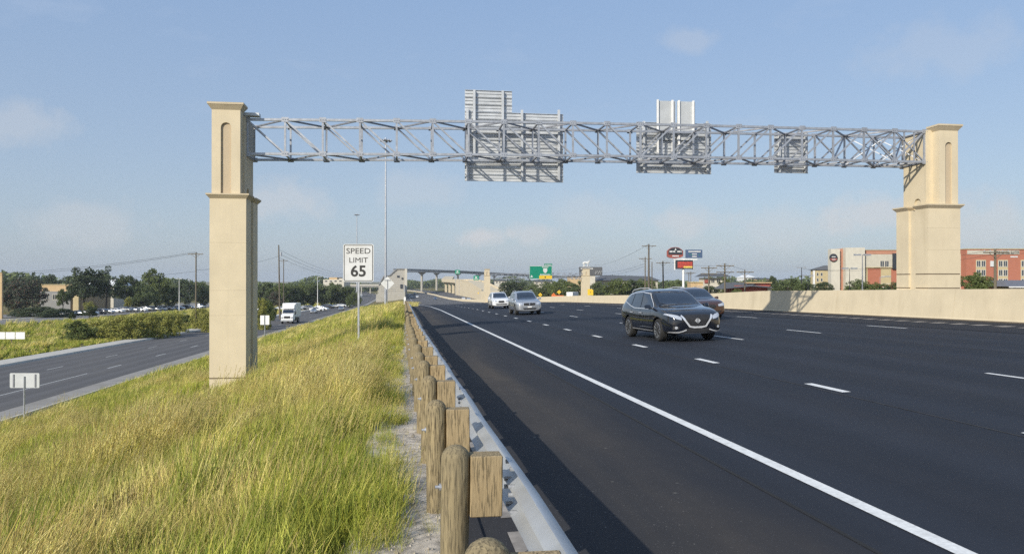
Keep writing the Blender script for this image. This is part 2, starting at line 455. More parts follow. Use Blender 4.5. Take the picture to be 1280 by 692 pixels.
# broken asphalt edge and kerb pieces under the rail
mb = MB()
for i in range(90):
    c = -2 + 1.22 * i
    mb.hexa([(.38, c, zr(c) - .05), (.62, c, zr(c) - .05), (.62, c + 1.18, zr(c + 1.18) - .05), (.38, c + 1.18, zr(c + 1.18) - .05)],
            [(.40, c, zr(c) + .05), (.60, c, zr(c) + .045), (.60, c + 1.18, zr(c + 1.18) + .045), (.40, c + 1.18, zr(c + 1.18) + .05)])
tag(mb.build('asphalt_kerb', M['shoulder']), kind='structure')
# car park and drive on the left
def sheet(name, pts, mat, lift=.06):
    mb = MB()
    # grid between 4 corners
    a, b, c, d = [Vector((*p, 0)) for p in pts]; N = 14
    for j in range(N + 1):
        for i in range(N + 1):
            p = (a.lerp(b, i / N)).lerp(d.lerp(c, i / N), j / N)
            mb.v.append((p.x, p.y, max(ground_z(p.x, p.y), zf(p.y)) + lift))
    for j in range(N):
        for i in range(N):
            k = j * (N + 1) + i; mb.f.append((k, k + 1, k + N + 2, k + N + 1)); mb.m.append(0)
    return tag(mb.build(name, mat), kind='structure')
sheet('car_park', [(-112, 205), (-78, 205), (-74, 460), (-125, 460)], M['lot'], .12)
sheet('drive_road', [(-92, 90), (-76, 90), (-72, 205), (-88, 205)], M['lot'], .14)
sheet('drive_pavement', [(-96, 90), (-92.5, 90), (-88.5, 205), (-92, 205)], M['kerb'], .2)

# ================================================================ median barrier (one long concrete wall)
BO = 23.45
def barrier_h(s):
    return float(np.interp(s, [-30, 20, 48, 66, 90, 2600], [1.30, 1.30, 1.28, .92, .90, .85]))
mb = MB()
st = axis([(-30, 100, 3), (100, 700, 15), (700, 1600, 50)])
for s_ in st:
    zb = road_z(24, s_); h = barrier_h(s_)
    for o, dz in ((BO - .02, -.3), (BO - .02, 0), (BO + .01, .08), (BO + .16, h), (BO + .42, h), (BO + .60, 0), (BO + .62, -.3)):
        mb.v.append((rx(o, s_), s_, zb + dz))
for j in range(len(st) - 1):
    for k in range(6):
        a = j * 7 + k; mb.f.append((a, a + 1, a + 8, a + 7)); mb.m.append(0)
mb.f.append(tuple(range(7))); mb.m.append(0)
tag(mb.build('barrier_wall', M['stucco']), 'long cream concrete barrier wall along the far side of the highway', 'barrier wall')

# ================================================================ guardrail
def gx(s): return .34 - .0075 * min(s, 25)
gr = thing('guardrail', 'steel w-beam guardrail on round wooden posts beside the road shoulder', 'guardrail', (gx(0), 0, 0))
prof = []   # W-beam section: (offset toward road, height)
for a, z in ((.0, .31), (.0, 0.285), (.055, .235), (.083, .195), (.083, .145), (.02, .07), (0, .03), (.0, -.0)): prof.append((a, z))
full = [(a, -z) for a, z in prof[:-1]] + [(a, z) for a, z in prof[::-1]]
full = [(.0, -.155), (.012, -.152), (.062, -.125), (.083, -.098), (.083, -.062), (.062, -.042), (.012, -.018), (.0, 0), (.012, .018), (.062, .042), (.083, .062), (.083, .098), (.062, .125), (.012, .152), (.0, .155)]
mb = MB(); ex = [(a, z) for a, z in full] + [(a - .004, z) for a, z in full[::-1]]
st = axis([(-6, 40, 1.27), (40, 132, 3.8)]); n = len(ex)
for s_ in st:
    wob = .006 * math.sin(s_ * 1.7) + .004 * math.sin(s_ * .45)
    for a, z in ex: mb.v.append((gx(s_) + .345 + a + wob * .6, s_, zr(s_) + .68 + z + wob))
for j in range(len(st) - 1):
    for k in range(n):
        a = j * n + k; b = j * n + (k + 1) % n; mb.f.append((a, b, b + n, a + n)); mb.m.append(0)
rail = mb.build('rail', M['rail'], gr, world=True, smooth_=True)
random.seed(11)
def post_mesh():
    mb = MB(); mb.lathe([(.088, -.15), (.088, .3), (.090, .6), (.089, .90), (.082, .93), (.064, .955), (.038, .972), (.01, .98)], n=18); return mb.mesh('post', M['wood'], smooth_=True)
def block_mesh():
    mb = MB(); mb.box(.088, .288, -.075, .075, .54, .915); return mb.mesh('block', M['block'], bevel=.006)
def bolt_mesh():
    mb = MB(); mb.tube((-.1, 0, .72), (-.085, 0, .72), .022, .022, 8); mb.tube((-.125, 0, .72), (-.1, 0, .72), .01, .01, 6); return mb.mesh('bolt', M['galv'])
PM, BM, OM = post_mesh(), block_mesh(), bolt_mesh()
for i in range(-1, 66):
    s_ = 2.88 + 1.905 * i
    for nm, me, par in (('post', PM, gr),):
        p = bpy.data.objects.new(nm, me); link(p, gr)
        p.location = (gx(s_) - gx(0) + random.uniform(-.008, .008), s_, zr(s_) + random.uniform(-.02, .012))
        p.rotation_euler = (random.uniform(-.012, .012), random.uniform(-.012, .012), random.uniform(-.1, .1))
    bk = bpy.data.objects.new('block', BM); link(bk, p); bk.location = (0, 0, random.uniform(-.015, .01)); bk.rotation_euler = (random.uniform(-.02, .02), 0, 0)
    if i < 14: link(bpy.data.objects.new('bolt', OM), p)

# ================================================================ the gantry
GS = 32.25
def arch_slab(mb, a0, a1, z0, z1, ac, r, zspring, t0, t1, plane, m=0, n=14):
    """slab with an arched slot open at the bottom, as convex pieces"""
    mb.prism([(a0, z0), (ac - r, z0), (ac - r, zspring), (a0, zspring)], t0, t1, plane, m)
    mb.prism([(ac + r, z0), (a1, z0), (a1, zspring), (ac + r, zspring)], t0, t1, plane, m)
    prev = None
    pts = [(ac - r * math.cos(math.pi * k / n), zspring + r * math.sin(math.pi * k / n)) for k in range(n + 1)]
    mb.prism([(a0, zspring), pts[0], (pts[0][0], z1), (a0, z1)], t0, t1, plane, m)
    mb.prism([pts[-1], (a1, zspring), (a1, z1), (pts[-1][0], z1)], t0, t1, plane, m)
    for k in range(n):
        mb.prism([pts[k], pts[k + 1], (pts[k + 1][0], z1), (pts[k][0], z1)], t0, t1, plane, m)
ZL = 5.15; ZTOP = 9.0
def make_column(par, xo, sgn, s0, w, depth, zbase, zl=ZL, ztop=ZTOP, grooves=(), wall_top=8.6, name='support_column', wi=.2, pi=.18, pr=.2):
    """xo: outer face x; sgn: +1 when the road side is +x; s0 front face"""
    X = lambda a: xo + sgn * a
    def bx(mb, a0, a1, s_0, s_1, z0, z1, m=0):
        x0, x1 = sorted((X(a0), X(a1))); mb.box(x0, x1, s_0, s_1, z0, z1, m)
    body = MB(); t = .09
    zs = [zbase] + [g for g in grooves] + [zl]
    # lower core and cladding with a slot on the road side
    bx(body, 0.02, w - t, s0 + .02, s0 + depth - .02, zbase, zl, 0)
    sc = s0 + depth * .5; r = .24
    for a, b in zip(zs[:-1], zs[1:]):
        g0 = .0 if a == zbase else .025
        bx(body, 0, w, s0, sc - r, a + g0, b - (.025 if b != zl else 0))
        bx(body, 0, w, sc + r, s0 + depth, a + g0, b - (.025 if b != zl else 0))
        bx(body, -.0, .3, sc - r, sc + r, a, b)
    col = body.build(name, [M['stucco'], M['stucco_rough']], par, world=True)
    # narrow groove faces
    if grooves:
        for g in grooves:
            gm = MB()
            bx(gm, .012, w - .012, s0 + .012, sc - r - .012, g - .024, g + .024)
            bx(gm, .012, w - .012, sc + r + .012, s0 + depth - .012, g - .024, g + .024)
            gm.build('groove', M['joint'], col, world=True)
    # upper wall carrying the truss
    uw = MB(); ui = w - wi
    bx(uw, .06, ui - t, s0 + .55, s0 + depth - .12, zl, wall_top)
    x0 = X(ui - t); x1 = X(ui)
    a0, a1 = min(x0, x1), max(x0, x1)
    arch_slab(uw, s0 + .55, s0 + depth - .12, zl, wall_top, sc, r, zl + .32, a0, a1, 'yz')
    uw.build('upper_wall', M['stucco'], col, world=True)
    # front pilaster
    pl = MB(); pw = w - pi
    bx(pl, .06, pw, s0 + .16, s0 + .62, zl, ztop - .3)
    p0, p1 = sorted((X(.06), X(pw))); pc = (p0 + p1) / 2
    arch_slab(pl, p0, p1, zl, ztop - .3, pc, pr, ztop - 1.0, s0 + .06, s0 + .16, 'xz')
    bx(pl, .10, pw - .04, s0 + .14, s0 + .158, zl, ztop - .45, 1)
    pl.build('pilaster', [M['stucco'], M['stucco_rough']], col, world=True)
    cap = MB()
    cap.frustum(p0, p1, s0 + .06, s0 + .62, ztop - .3, ztop - .1, .14); cap.box(p0 - .15, p1 + .15, s0 - .09, s0 + .77, ztop - .1, ztop - .02)
    cap.build('capstone', M['stucco_trim'], col, world=True)
    lg = MB(); q0, q1 = sorted((X(0), X(w)))
    for y0, y1 in ((s0, sc - r), (sc + r, s0 + depth)):
        lg.frustum(q0, q1, y0 + (.0 if y0 == s0 else .06), y1 - (.06 if y0 == s0 else 0), zl, zl + .14, .12)
        lg.box(q0 - .13, q1 + .13, y0 - (.13 if y0 == s0 else -.0), y1 + (.0 if y0 == s0 else .13), zl + .14, zl + .2)
    lg.build('ledge', M['stucco_trim'], col, world=True)
    return col
M['panel_seam'] = stucco('form_joint', (.50, .43, .31))
gan = thing('sign_gantry', 'sign gantry with steel truss between two cream arched concrete columns over the highway', 'gantry', (-7.0, GS, -2.8))
colL = make_column(gan, -7.66, 1, GS - .35, 1.4, 2.45, -3.4, grooves=(-2.0,), wall_top=8.55, wi=.17, pi=.24)
colR = make_column(gan, 25.45, -1, GS, 1.62, 2.3, -.4, zl=5.2, ztop=9.1, grooves=(1.53, 2.18), wall_top=8.9, wi=.30, pi=.62, pr=.17)

def lat_truss(par, x0, x1, sF, sB, zA, zB, h, npan, chord=.098, web=.075, mid=None, split=True):
    """box truss from x0 to x1"""
    dx = (x1 - x0) / npan; mid = mid if mid is not None else npan // 2
    def P(i, s_, top):
        t = i / npan; cam = .10 * math.sin(math.pi * t)
        return Vector((x0 + dx * i, s_, zA + (zB - zA) * t + cam + (h if top else 0)))
    tr = bpy.data.objects.new('truss', None); link(tr, par); tr.empty_display_size = .1
    def piece(name, mb, m): mb.build(name, M[m], tr, world=True)
    class Piece:
        """collects members of one kind: one object each near the camera, one mesh when far"""
        def __init__(s, name, m): s.name, s.m, s.all = name, m, MB()
        def beam(s, *a):
            if split: mb = MB(); mb.beam(*a); piece(s.name, mb, s.m)
            else: s.all.beam(*a)
        def done(s):
            if s.all.v: piece(s.name, s.all, s.m)
    c_ = Piece('chord', 'galv')
    for s_ in (sF, sB):
        for top in (0, 1):
            mb = MB()
            for i in range(npan): mb.beam(P(i, s_, top), P(i + 1, s_, top), chord, chord)
            piece('chord', mb, 'galv')
    u_ = Piece('upright', 'galv')
    for s_ in (sF, sB):
        for i in range(npan + 1): u_.beam(P(i, s_, 0), P(i, s_, 1), web * 1.05, web * 1.05)
    u_.done(); d_ = Piece('diagonal', 'galv')
    for k, s_ in enumerate((sF, sB)):
        for i in range(npan):
            a, b = (P(i, s_, 1), P(i + 1, s_, 0)) if i < mid else (P(i, s_, 0), P(i + 1, s_, 1))
            d_.beam(a, b, web * .9, web * .9)
    for i in (npan - 1, npan - 2, npan - 3):
        d_.beam(P(i, sB, 1), P(i + 1, sB, 0), web * .8, web * .8); d_.beam(P(i, sF, 0), P(i + 1, sB, 1), web * .8)
    if split:
        n = npan
        for k in (n - 1, n - 2): d_.beam(P(k, sF, 1), P(k + 1, sF, 0), web * .7); d_.beam(P(k, sB, 1), P(k + 1, sF, 0), web * .6); d_.beam(P(k + 1, sF, 1), P(k, sB, 0), web * .6)
        for t_ in (.33, .66): d_.beam(P(n - 1, sF, 0).lerp(P(n, sF, 0), t_), P(n - 1, sF, 1).lerp(P(n, sF, 1), t_), web * .7)
    d_.done(); l_ = Piece('lacing', 'galv_dark')
    for top in (0, 1):
        for i in range(npan + 1): l_.beam(P(i, sF, top), P(i, sB, top), web * .8, web * .8)
        for i in range(npan):
            a, b = (P(i, sF, top), P(i + 1, sB, top)) if (i + top) % 2 == 0 else (P(i, sB, top), P(i + 1, sF, top))
            l_.beam(a, b, web * .85, web * .85)
    l_.done()
    if split:
        for i in range(npan + 1):
            for top in (0, 1):
                gs = MB(); p = P(i, sF, top); gs.box(p.x - .14, p.x + .14, p.y - chord / 2 - .012, p.y - chord / 2 + .002, p.z - .1, p.z + .1)
                for bxo in (-.09, 0, .09): gs.box(p.x + bxo - .015, p.x + bxo + .015, p.y - chord / 2 - .035, p.y - chord / 2 - .012, p.z - .015, p.z + .015)
                piece('gusset_plate', gs, 'galv')
                gs = MB(); p = P(i, sB, top); gs.box(p.x - .13, p.x + .13, p.y + chord / 2 - .002, p.y + chord / 2 + .012, p.z - .1, p.z + .1); piece('gusset_plate', gs, 'galv')
    return tr, P
tr, TP = lat_truss(gan, -6.42, 24.10, GS + .62, GS + 2.2, 7.1, 7.42, 1.42, 20, mid=11)
en = MB(); en.box(-6.427, -6.405, GS + .60, GS + 1.95, 7.0, 8.52); en.build('truss_shade_sheet', M['conc'], tr, world=True)  # added grey sheet on the left wall, coloured as the truss shadow there
en = MB(); en.box(-6.6, -5.9, GS + .38, GS + .8, 8.64, 8.76); en.build('bearing_bracket', M['alu'], tr, world=True)

# signs on the far face of the truss; their backs face the camera
SGS = GS + 2.55
def onplane(px, py, s_):
    a = (px - 640) / F; D = s_ / (CT - a * ST)
    return a * D * CT + D * ST, EYE - (py - HY) / F * D
def sign_back(name, label, x0p, x1p, ytop, ybot, posts, ext=None, group=None, mat='alu'):
    X0, Z1 = onplane(x0p, ytop, SGS); X1, _ = onplane(x1p, ytop, SGS); _, Z0 = onplane(x0p, ybot, SGS)
    root = thing(name, label, 'road sign', ((X0 + X1) / 2, SGS, Z0), 0, group)
    pn = MB(); zt = Z1
    n = max(2, round((Z1 - Z0) / .305)); hh = (Z1 - Z0) / n
    def panel(x0, x1, z):
        pn.box(x0, x1, SGS, SGS + .012, z, z + hh - .012)
        pn.box(x0, x1, SGS - .05, SGS, z + hh - .028, z + hh - .014)
        pn.box(x0, x1, SGS - .05, SGS, z + .004, z + .018)
        pn.box(x0, x1, SGS - .03, SGS, z + hh * .5 - .008, z + hh * .5 + .008)
    for k in range(n): panel(X0, X1, Z0 + k * hh)
    pn.build('panel', M[mat], root, world=True)
    if ext:
        pn = MB(); Xe, Ze = onplane(ext[0], ext[1], SGS); ne = max(1, round((Ze - Z1) / .305)); hh = (Ze - Z1) / ne
        for k in range(ne): panel(X0, Xe, Z1 + .006 + k * hh)
        pn.build('upper_panel', M[mat], root, world=True)
    for (pp, pt, pb) in posts:
        Xp, Zt = onplane(pp, pt, SGS); _, Zb = onplane(pp, pb, SGS)
        q = MB(); q.box(Xp - .05, Xp + .05, SGS - .062, SGS - .052, Zb, Zt); q.box(Xp - .012, Xp + .012, SGS - .15, SGS - .062, Zb, Zt); q.box(Xp - .05, Xp + .05, SGS - .16, SGS - .15, Zb, Zt)
        q.build('mounting_beam', M['alu'], root, world=True)
    return root
sign_back('overhead_sign', 'largest overhead sign back, ribbed aluminium with a raised panel on its left', 581, 704, 139, 226,
          [(584, 136, 226), (592.5, 113, 200), (628, 114, 200), (652, 138, 226), (698, 138, 226)], ext=(640, 114))
sign_back('overhead_sign', 'middle overhead sign back of ribbed aluminium under a pair of plain plates', 795.5, 889, 152, 216,
          [(804, 152, 216), (883, 152, 216)])
sign_back('overhead_sign', 'smallest overhead sign back of ribbed aluminium, nearest the right column', 968, 1010, 165, 216,
          [(973, 165, 216), (1006, 165, 216)])
X0, Z1 = onplane(820, 125, SGS - .12); X1, _ = onplane(870, 125, SGS); _, Z0 = onplane(820, 192, SGS)
up = thing('route_sign', 'plain flat plate pair with white bars above the middle overhead sign', 'road sign', ((X0 + X1) / 2, SGS - .2, Z0))
for nm_, a, b in (('plate', 821, 844.5), ('plate', 846.5, 869)):
    a, _ = onplane(a, 125, SGS - .2); b, _ = onplane(b, 125, SGS - .2); _, zm = onplane(a, 153, SGS - .2)
    MB().box(a, b, SGS - .19, SGS - .175, zm, Z1 - .04).build(nm_, M['alu_plain'], up, world=True)
for pp in (822.5, 841, 849, 867):
    Xp, _ = onplane(pp, 125, SGS - .25)
    MB().box(Xp - .04, Xp + .04, SGS - .27, SGS - .195, Z0, Z1).build('mounting_beam', M['white'], up, world=True)
# loose stones and clods on the strip under the posts
sr = random.Random(21); mb = MB()
for _ in range(1500):
    s_ = 1.0 + 24 * sr.random() ** 1.6; o = sr.uniform(-.45, .40); r = sr.uniform(.004, .014) * (1 + (sr.random() < .04) * 1.3)
    z = zr(s_) + .016; b = [Vector((o + r * math.cos(a + .4) * sr.uniform(.7, 1.2), s_ + r * math.sin(a + .4) * sr.uniform(.7, 1.2), z)) for a in (0, 1.57, 3.14, 4.71)]
    t_ = [v.lerp(Vector((o, s_, z)), .45) + Vector((0, 0, r * sr.uniform(.7, 1.3))) for v in b]
    mb.hexa(b, t_)
so_ = mb.build('loose_stones', M['stone']); tag(so_, 'small pale stones on the strip under the guardrail posts', 'stones', kind='stuff')

# form joints of the columns, panel joints of the barrier, joints of the paving
for z in (.5, 1.5, 3.4): MB().box(-7.662, -6.258, GS - .352, GS - .30, z - .006, z + .006).build('form_joint', M['panel_seam'], colL, world=True)
for z in (3.3, 4.3): MB().box(23.83, 25.452, GS - .002, GS + .05, z - .006, z + .006).build('form_joint', M['panel_seam'], colR, world=True)
bw = bpy.data.objects['barrier_wall']
for i in range(12):
    s_ = 12 + 9.1 * i; zb = road_z(24, s_); h = barrier_h(s_)
    MB().hexa([(23.456, s_ - .008, zb + .08), (23.50, s_ - .008, zb + .08), (23.50, s_ + .008, zb + .08), (23.456, s_ + .008, zb + .08)], [(23.606, s_ - .008, zb + h + .002), (23.87, s_ - .008, zb + h + .002), (23.87, s_ + .008, zb + h + .002), (23.606, s_ + .008, zb + h + .002)]).build('panel_joint', M['panel_seam'], bw)
M['pave_joint'] = simple('paving_joint', (.052, .050, .050), .95, 0, .3, 5)
mk = MB()
for o in (7.12, 14.5): strip('', o, o + .022, -20, NEW_END, None, .0055, mbs=mk, step=4)
mk.build('road_seam', M['pave_joint']); tag(bpy.data.objects['road_seam.001'], kind='structure')
# lap joints of the rail with their bolts
for i in range(14):
    s_ = 1.0 + 3.81 * i; sp_ = MB(); pr = [(a + (.004 if a > -1 else 0), z * 1.01) for a, z in full]; lo = []; hi = []
    n_ = len(pr); b0 = len(sp_.v)
    for q in (s_ - .16, s_ + .16):
        for a, z in pr: sp_.v.append((gx(q) + .345 + a, q, zr(q) + .68 + z))
    for k in range(n_ - 1): sp_.f.append((b0 + k, b0 + k + 1, b0 + n_ + k + 1, b0 + n_ + k)); sp_.m.append(0)
    for q in (-.1, .1):
        for a, z in ((.03, .135), (.03, -.135), (.02, .025), (.02, -.025)): sp_.tube((gx(s_) + .345 + a - .03, s_ + q, zr(s_) + .68 + z), (gx(s_) + .345 + a + .012, s_ + q, zr(s_) + .68 + z), .014, .014, 6)
    sp_.build('splice', M['galv'], rail, world=True)
# ================================================================ grass
def attr_leaf(name, trans=.16):
    m, nt, b = nodes(name)
    at = nt.nodes.new('ShaderNodeAttribute'); at.attribute_name = 'blade'
    at2 = nt.nodes.new('ShaderNodeObjectInfo')
    c = mix(nt, ramp(nt, at2.outputs['Random'], 0, 1, 0, .6), at.outputs['Color'], (.90, .94, .62), 'MULTIPLY')
    pos = nt.nodes.new('ShaderNodeNewGeometry').outputs['Position']
    c = mix(nt, ramp(nt, noise_tex(nt, .55, 4, pos), .38, .62, 0, .5), c, (1.35, 1.25, 1.0), 'MULTIPLY')
    c = mix(nt, ramp(nt, noise_tex(nt, 1.6, 4, pos), .47, .58, .0, .6), c, (.50, .56, .42), 'MULTIPLY')
    nt.links.new(c, b.inputs['Base Color']); b.inputs['Roughness'].default_value = .6; b.inputs['Specular IOR Level'].default_value = .25
    tr = nt.nodes.new('ShaderNodeBsdfTranslucent'); nt.links.new(c, tr.inputs['Color'])
    ms = nt.nodes.new('ShaderNodeMixShader'); ms.inputs[0].default_value = trans
    nt.links.new(b.outputs[0], ms.inputs[1]); nt.links.new(tr.outputs[0], ms.inputs[2])
    nt.links.new(ms.outputs[0], nt.nodes['Material Output'].inputs['Surface'])
    return m
M['grass'] = attr_leaf('grass_blade')
GREEN = [(.32, .365, .070), (.43, .45, .09), (.185, .24, .05), (.54, .51, .12)]
STRAW = [(.84, .71, .32), (.73, .62, .25), (.92, .82, .45), (.58, .54, .17)]
BROWN = [(.36, .26, .13), (.44, .32, .17), (.28, .21, .10)]
def tuft(name, seed, n, h, spread, wid, pal, lean=(.25, .1), seedhead=0):
    rnd = random.Random(seed); v = []; f = []; cl = []
    for i in range(n):
        a = rnd.uniform(0, 2 * math.pi); r = spread * math.sqrt(rnd.random())
        bx_, by_ = r * math.cos(a), r * math.sin(a)
        hh = h * rnd.uniform(.3, 1.15); w = wid * rnd.uniform(.6, 1.3)
        da = rnd.uniform(0, 2 * math.pi); bend = rnd.uniform(.05, .85) * hh
        dx = math.cos(da) * bend * .7 + lean[0] * hh; dy = math.sin(da) * bend * .7 + lean[1] * hh
        fa = rnd.uniform(0, math.pi); wx, wy = math.cos(fa) * w, math.sin(fa) * w
        c = rnd.choice(pal); k = rnd.uniform(.75, 1.25); c = tuple(x * k for x in c)
        base = len(v)
        for t, ww in ((0, 1), (.4, .9), (.75, .55), (1, .08)):
            px = bx_ + dx * t ** 1.8; py = by_ + dy * t ** 1.8; pz = hh * (t - .18 * t * t * (bend / hh)) - .03
            v += [(px - wx * ww, py - wy * ww, pz), (px + wx * ww, py + wy * ww, pz)]; cl += [c, c]
        for k2 in range(3): f.append((base + 2 * k2, base + 2 * k2 + 1, base + 2 * k2 + 3, base + 2 * k2 + 2))
        if rnd.random() < seedhead:
            sc_ = (.50, .42, .20); q = len(v); L = rnd.uniform(.06, .13); ex_, ey_ = v[base + 7][0], v[base + 7][1]; ez = v[base + 7][2]
            for sg in (0, 1):
                wx2, wy2 = (.0028, 0) if sg else (0, .0028); b0 = len(v)
                v += [(ex_ - wx2, ey_ - wy2, ez - .04), (ex_ + wx2, ey_ + wy2, ez - .04), (ex_ + dx * .12 + wx2, ey_ + dy * .12 + wy2, ez + L * .5), (ex_ + dx * .12 - wx2, ey_ + dy * .12 - wy2, ez + L * .5)]
                cl += [sc_] * 4; f.append((b0, b0 + 1, b0 + 2, b0 + 3))
    me = bpy.data.meshes.new(name); me.from_pydata(v, [], f); me.materials.append(M['grass'])
    ca = me.color_attributes.new('blade', 'FLOAT_COLOR', 'POINT')
    ca.data.foreach_set('color', np.array([(c[0], c[1], c[2], 1) for c in cl], dtype=np.float32).ravel())
    o = bpy.data.objects.new(name, me); return o
PC = bpy.data.collections.new('grass_sources')      # never linked to the scene: only instanced
def variants(w):
    L = []
    for k in range(3): L.append(tuft('tuft', 10 + k, 64, .40, .22, .0030 * w, GREEN, (.12, .08)))
    for k in range(2): L.append(tuft('tuft', 20 + k, 56, .52, .20, .0026 * w, GREEN + STRAW[:2], (.25, .02), seedhead=.15))
    for k in range(2): L.append(tuft('tuft', 30 + k, 46, .66, .17, .0019 * w, STRAW + GREEN[1:2], (.36, .12), seedhead=.6))
    for k in range(1): L.append(tuft('tuft', 40 + k, 44, .34, .24, .0026 * w, BROWN + STRAW, (.1, .3)))
    return L
def scatter(name, pts, w):
    """pts: list of (x,y,z,scale,rot,index)"""
    src = variants(w); c = bpy.data.collections.new(name + '_source')
    for o in src: c.objects.link(o)
    me = bpy.data.meshes.new(name); me.from_pydata([p[:3] for p in pts], [], [])
    for nm, ty, k in (('sc', 'FLOAT', 3), ('rz', 'FLOAT', 4), ('ix', 'INT', 5)):
        a = me.attributes.new(nm, ty, 'POINT'); a.data.foreach_set('value', [p[k] for p in pts])
    ob = bpy.data.objects.new(name, me); link(ob)
    ng = bpy.data.node_groups.new(name, 'GeometryNodeTree')
    ng.interface.new_socket('Geometry', in_out='INPUT', socket_type='NodeSocketGeometry')
    ng.interface.new_socket('Geometry', in_out='OUTPUT', socket_type='NodeSocketGeometry')
    N = ng.nodes; gi = N.new('NodeGroupInput'); go = N.new('NodeGroupOutput')
    ci = N.new('GeometryNodeCollectionInfo'); ci.inputs[0].default_value = c; ci.inputs['Separate Children'].default_value = True; ci.inputs['Reset Children'].default_value = True
    ip = N.new('GeometryNodeInstanceOnPoints'); ip.inputs['Pick Instance'].default_value = True
    def at(nm, ty):
        a = N.new('GeometryNodeInputNamedAttribute'); a.data_type = ty; a.inputs[0].default_value = nm; return [o for o in a.outputs if o.enabled and o.name == 'Attribute'][0]
    cx = N.new('ShaderNodeCombineXYZ'); ng.links.new(at('rz', 'FLOAT'), cx.inputs[2])
    ng.links.new(gi.outputs[0], ip.inputs['Points']); ng.links.new(ci.outputs[0], ip.inputs['Instance'])
    ng.links.new(at('ix', 'INT'), ip.inputs['Instance Index']); ng.links.new(at('sc', 'FLOAT'), ip.inputs['Scale']); ng.links.new(cx.outputs[0], ip.inputs['Rotation'])
    ng.links.new(ip.outputs[0], go.inputs[0])
    md = ob.modifiers.new('scatter', 'NODES'); md.node_group = ng
    return ob
rg = random.Random(77)
def pick(x, s, straw_bias=0, brown_bias=0):
    straw_bias += .40 * math.exp(-((x + 2.4) / 1.5) ** 2 - ((s - 12) / 5) ** 2) + .35 * math.exp(-((x + 3.6) / 1.6) ** 2 - ((s - 5.5) / 2) ** 2) + .22 * math.exp(-((x + 8) / 1.6) ** 2 - ((s - 12) / 4) ** 2)
    n = 1.45 * noise.noise(Vector((x * .28, s * .16, 4))) + .55 * noise.noise(Vector((x * 1.1, s * .8, 8))) + straw_bias
    b = noise.noise(Vector((x * .2, s * .12, 21))) + brown_bias
    if b > .42 and rg.random() < .6: return 7
    if n > .22: return rg.choice((5, 6, 6, 5, 6, 4, 3))
    if n > .02: return rg.choice((3, 4, 0, 5, 1, 2))
    return rg.choice((0, 1, 2, 2, 3))
COLS = [(-7.9, -6.0, GS - .6, GS + 2.3)]
def fill(s0, s1, x0, x1, dens, scf=1.0, straw=0, brown=0, taper=True, hfun=None, clump=0):
    P = []; n = int((s1 - s0) * (x1 - x0) * dens)
    for _ in range(n):
        s_ = rg.uniform(s0, s1); x = rg.uniform(x0, x1)
        if any(a < x < b and c < s_ < d for a, b, c, d in COLS): continue
        if x > -.08 + .42 * noise.noise(Vector((0, s_ * .9, 3))): continue
        if crease(x, s_) > .4 and rg.random() < .85: continue
        hn = .82 + .6 * noise.noise(Vector((x * .5, s_ * .35, 30))) + .6 * noise.noise(Vector((x * 1.6, s_ * 1.2, 50)))
        if clump and hn < clump and rg.random() < .85: continue
        sc_ = scf * hn * rg.uniform(.7, 1.25)
        if taper: sc_ *= min(1, .62 + (-.3 - x) / 2.2) * min(1, .4 + (x - FRONT) / 2.0)
        if 26 < s_ < GS and -9 < x < -5.4: sc_ *= .45
        P.append((x, s_, ground_z(x, s_) - .01, max(.15, sc_), rg.uniform(-1.1, 1.1), pick(x, s_, straw, brown)))
    return P
def inview(P, m=1.5):
    out = []
    for p in P:
        D = p[1] * CT + p[0] * ST; xc = p[0] * CT - p[1] * ST
        if D > -1 and abs(xc) < .72 * max(D, 0) + m: out.append(p)
    return out
near = fill(-1, 8, -9, .02, 62, 1.15, .0) + fill(8, 20, -17, .02, 38, 1.12, -.03)
for _ in range(420):     # lumpy taller clumps and fallen straw
    s_ = rg.uniform(3, 30); x = rg.uniform(-14, -.6)
    if any(a < x < b and c < s_ < d for a, b, c, d in COLS) or (24 < s_ < GS and -9.5 < x < -5): continue
    k_ = pick(x, s_, .1); n_ = rg.randint(3, 8); sc0 = rg.uniform(1.15, 1.75)
    for _k in range(n_):
        xx, ss_ = x + rg.gauss(0, .16), s_ + rg.gauss(0, .16)
        if xx > -.35: continue
        near.append((xx, ss_, ground_z(xx, ss_) - .01, sc0 * rg.uniform(.7, 1.1) * min(1, .5 - xx / 3), rg.uniform(-.4, .4), k_))
tag(scatter('grass', inview(near), 1.0), 'tall yellow green roadside grass on the near bank', 'grass', kind='stuff')
mid = fill(20, 50, -18.2, .02, 19, 1.15, -.16)
tag(scatter('grass', inview(mid), 2.0), 'tall grass on the bank around the gantry column', 'grass', kind='stuff')
far = fill(50, 150, -18.2, 0, 7.5, 1.4, -.34) + fill(150, 330, -18.2, -.8, 2.0, 1.6, -.3)
tag(scatter('grass', inview(far), 4.5), 'yellow green grass on the far part of the bank', 'grass', kind='stuff')
fld = fill(35, 120, -76, -35.6, 2.8, 1.2, -.3, .12, False, clump=.55) + fill(120, 420, -74, -35.6, .6, 1.8, -.2, .1, False)
tag(scatter('grass', inview(fld, 6), 5.0), 'rough brown and green grass in the field beyond the frontage road', 'grass', kind='stuff')
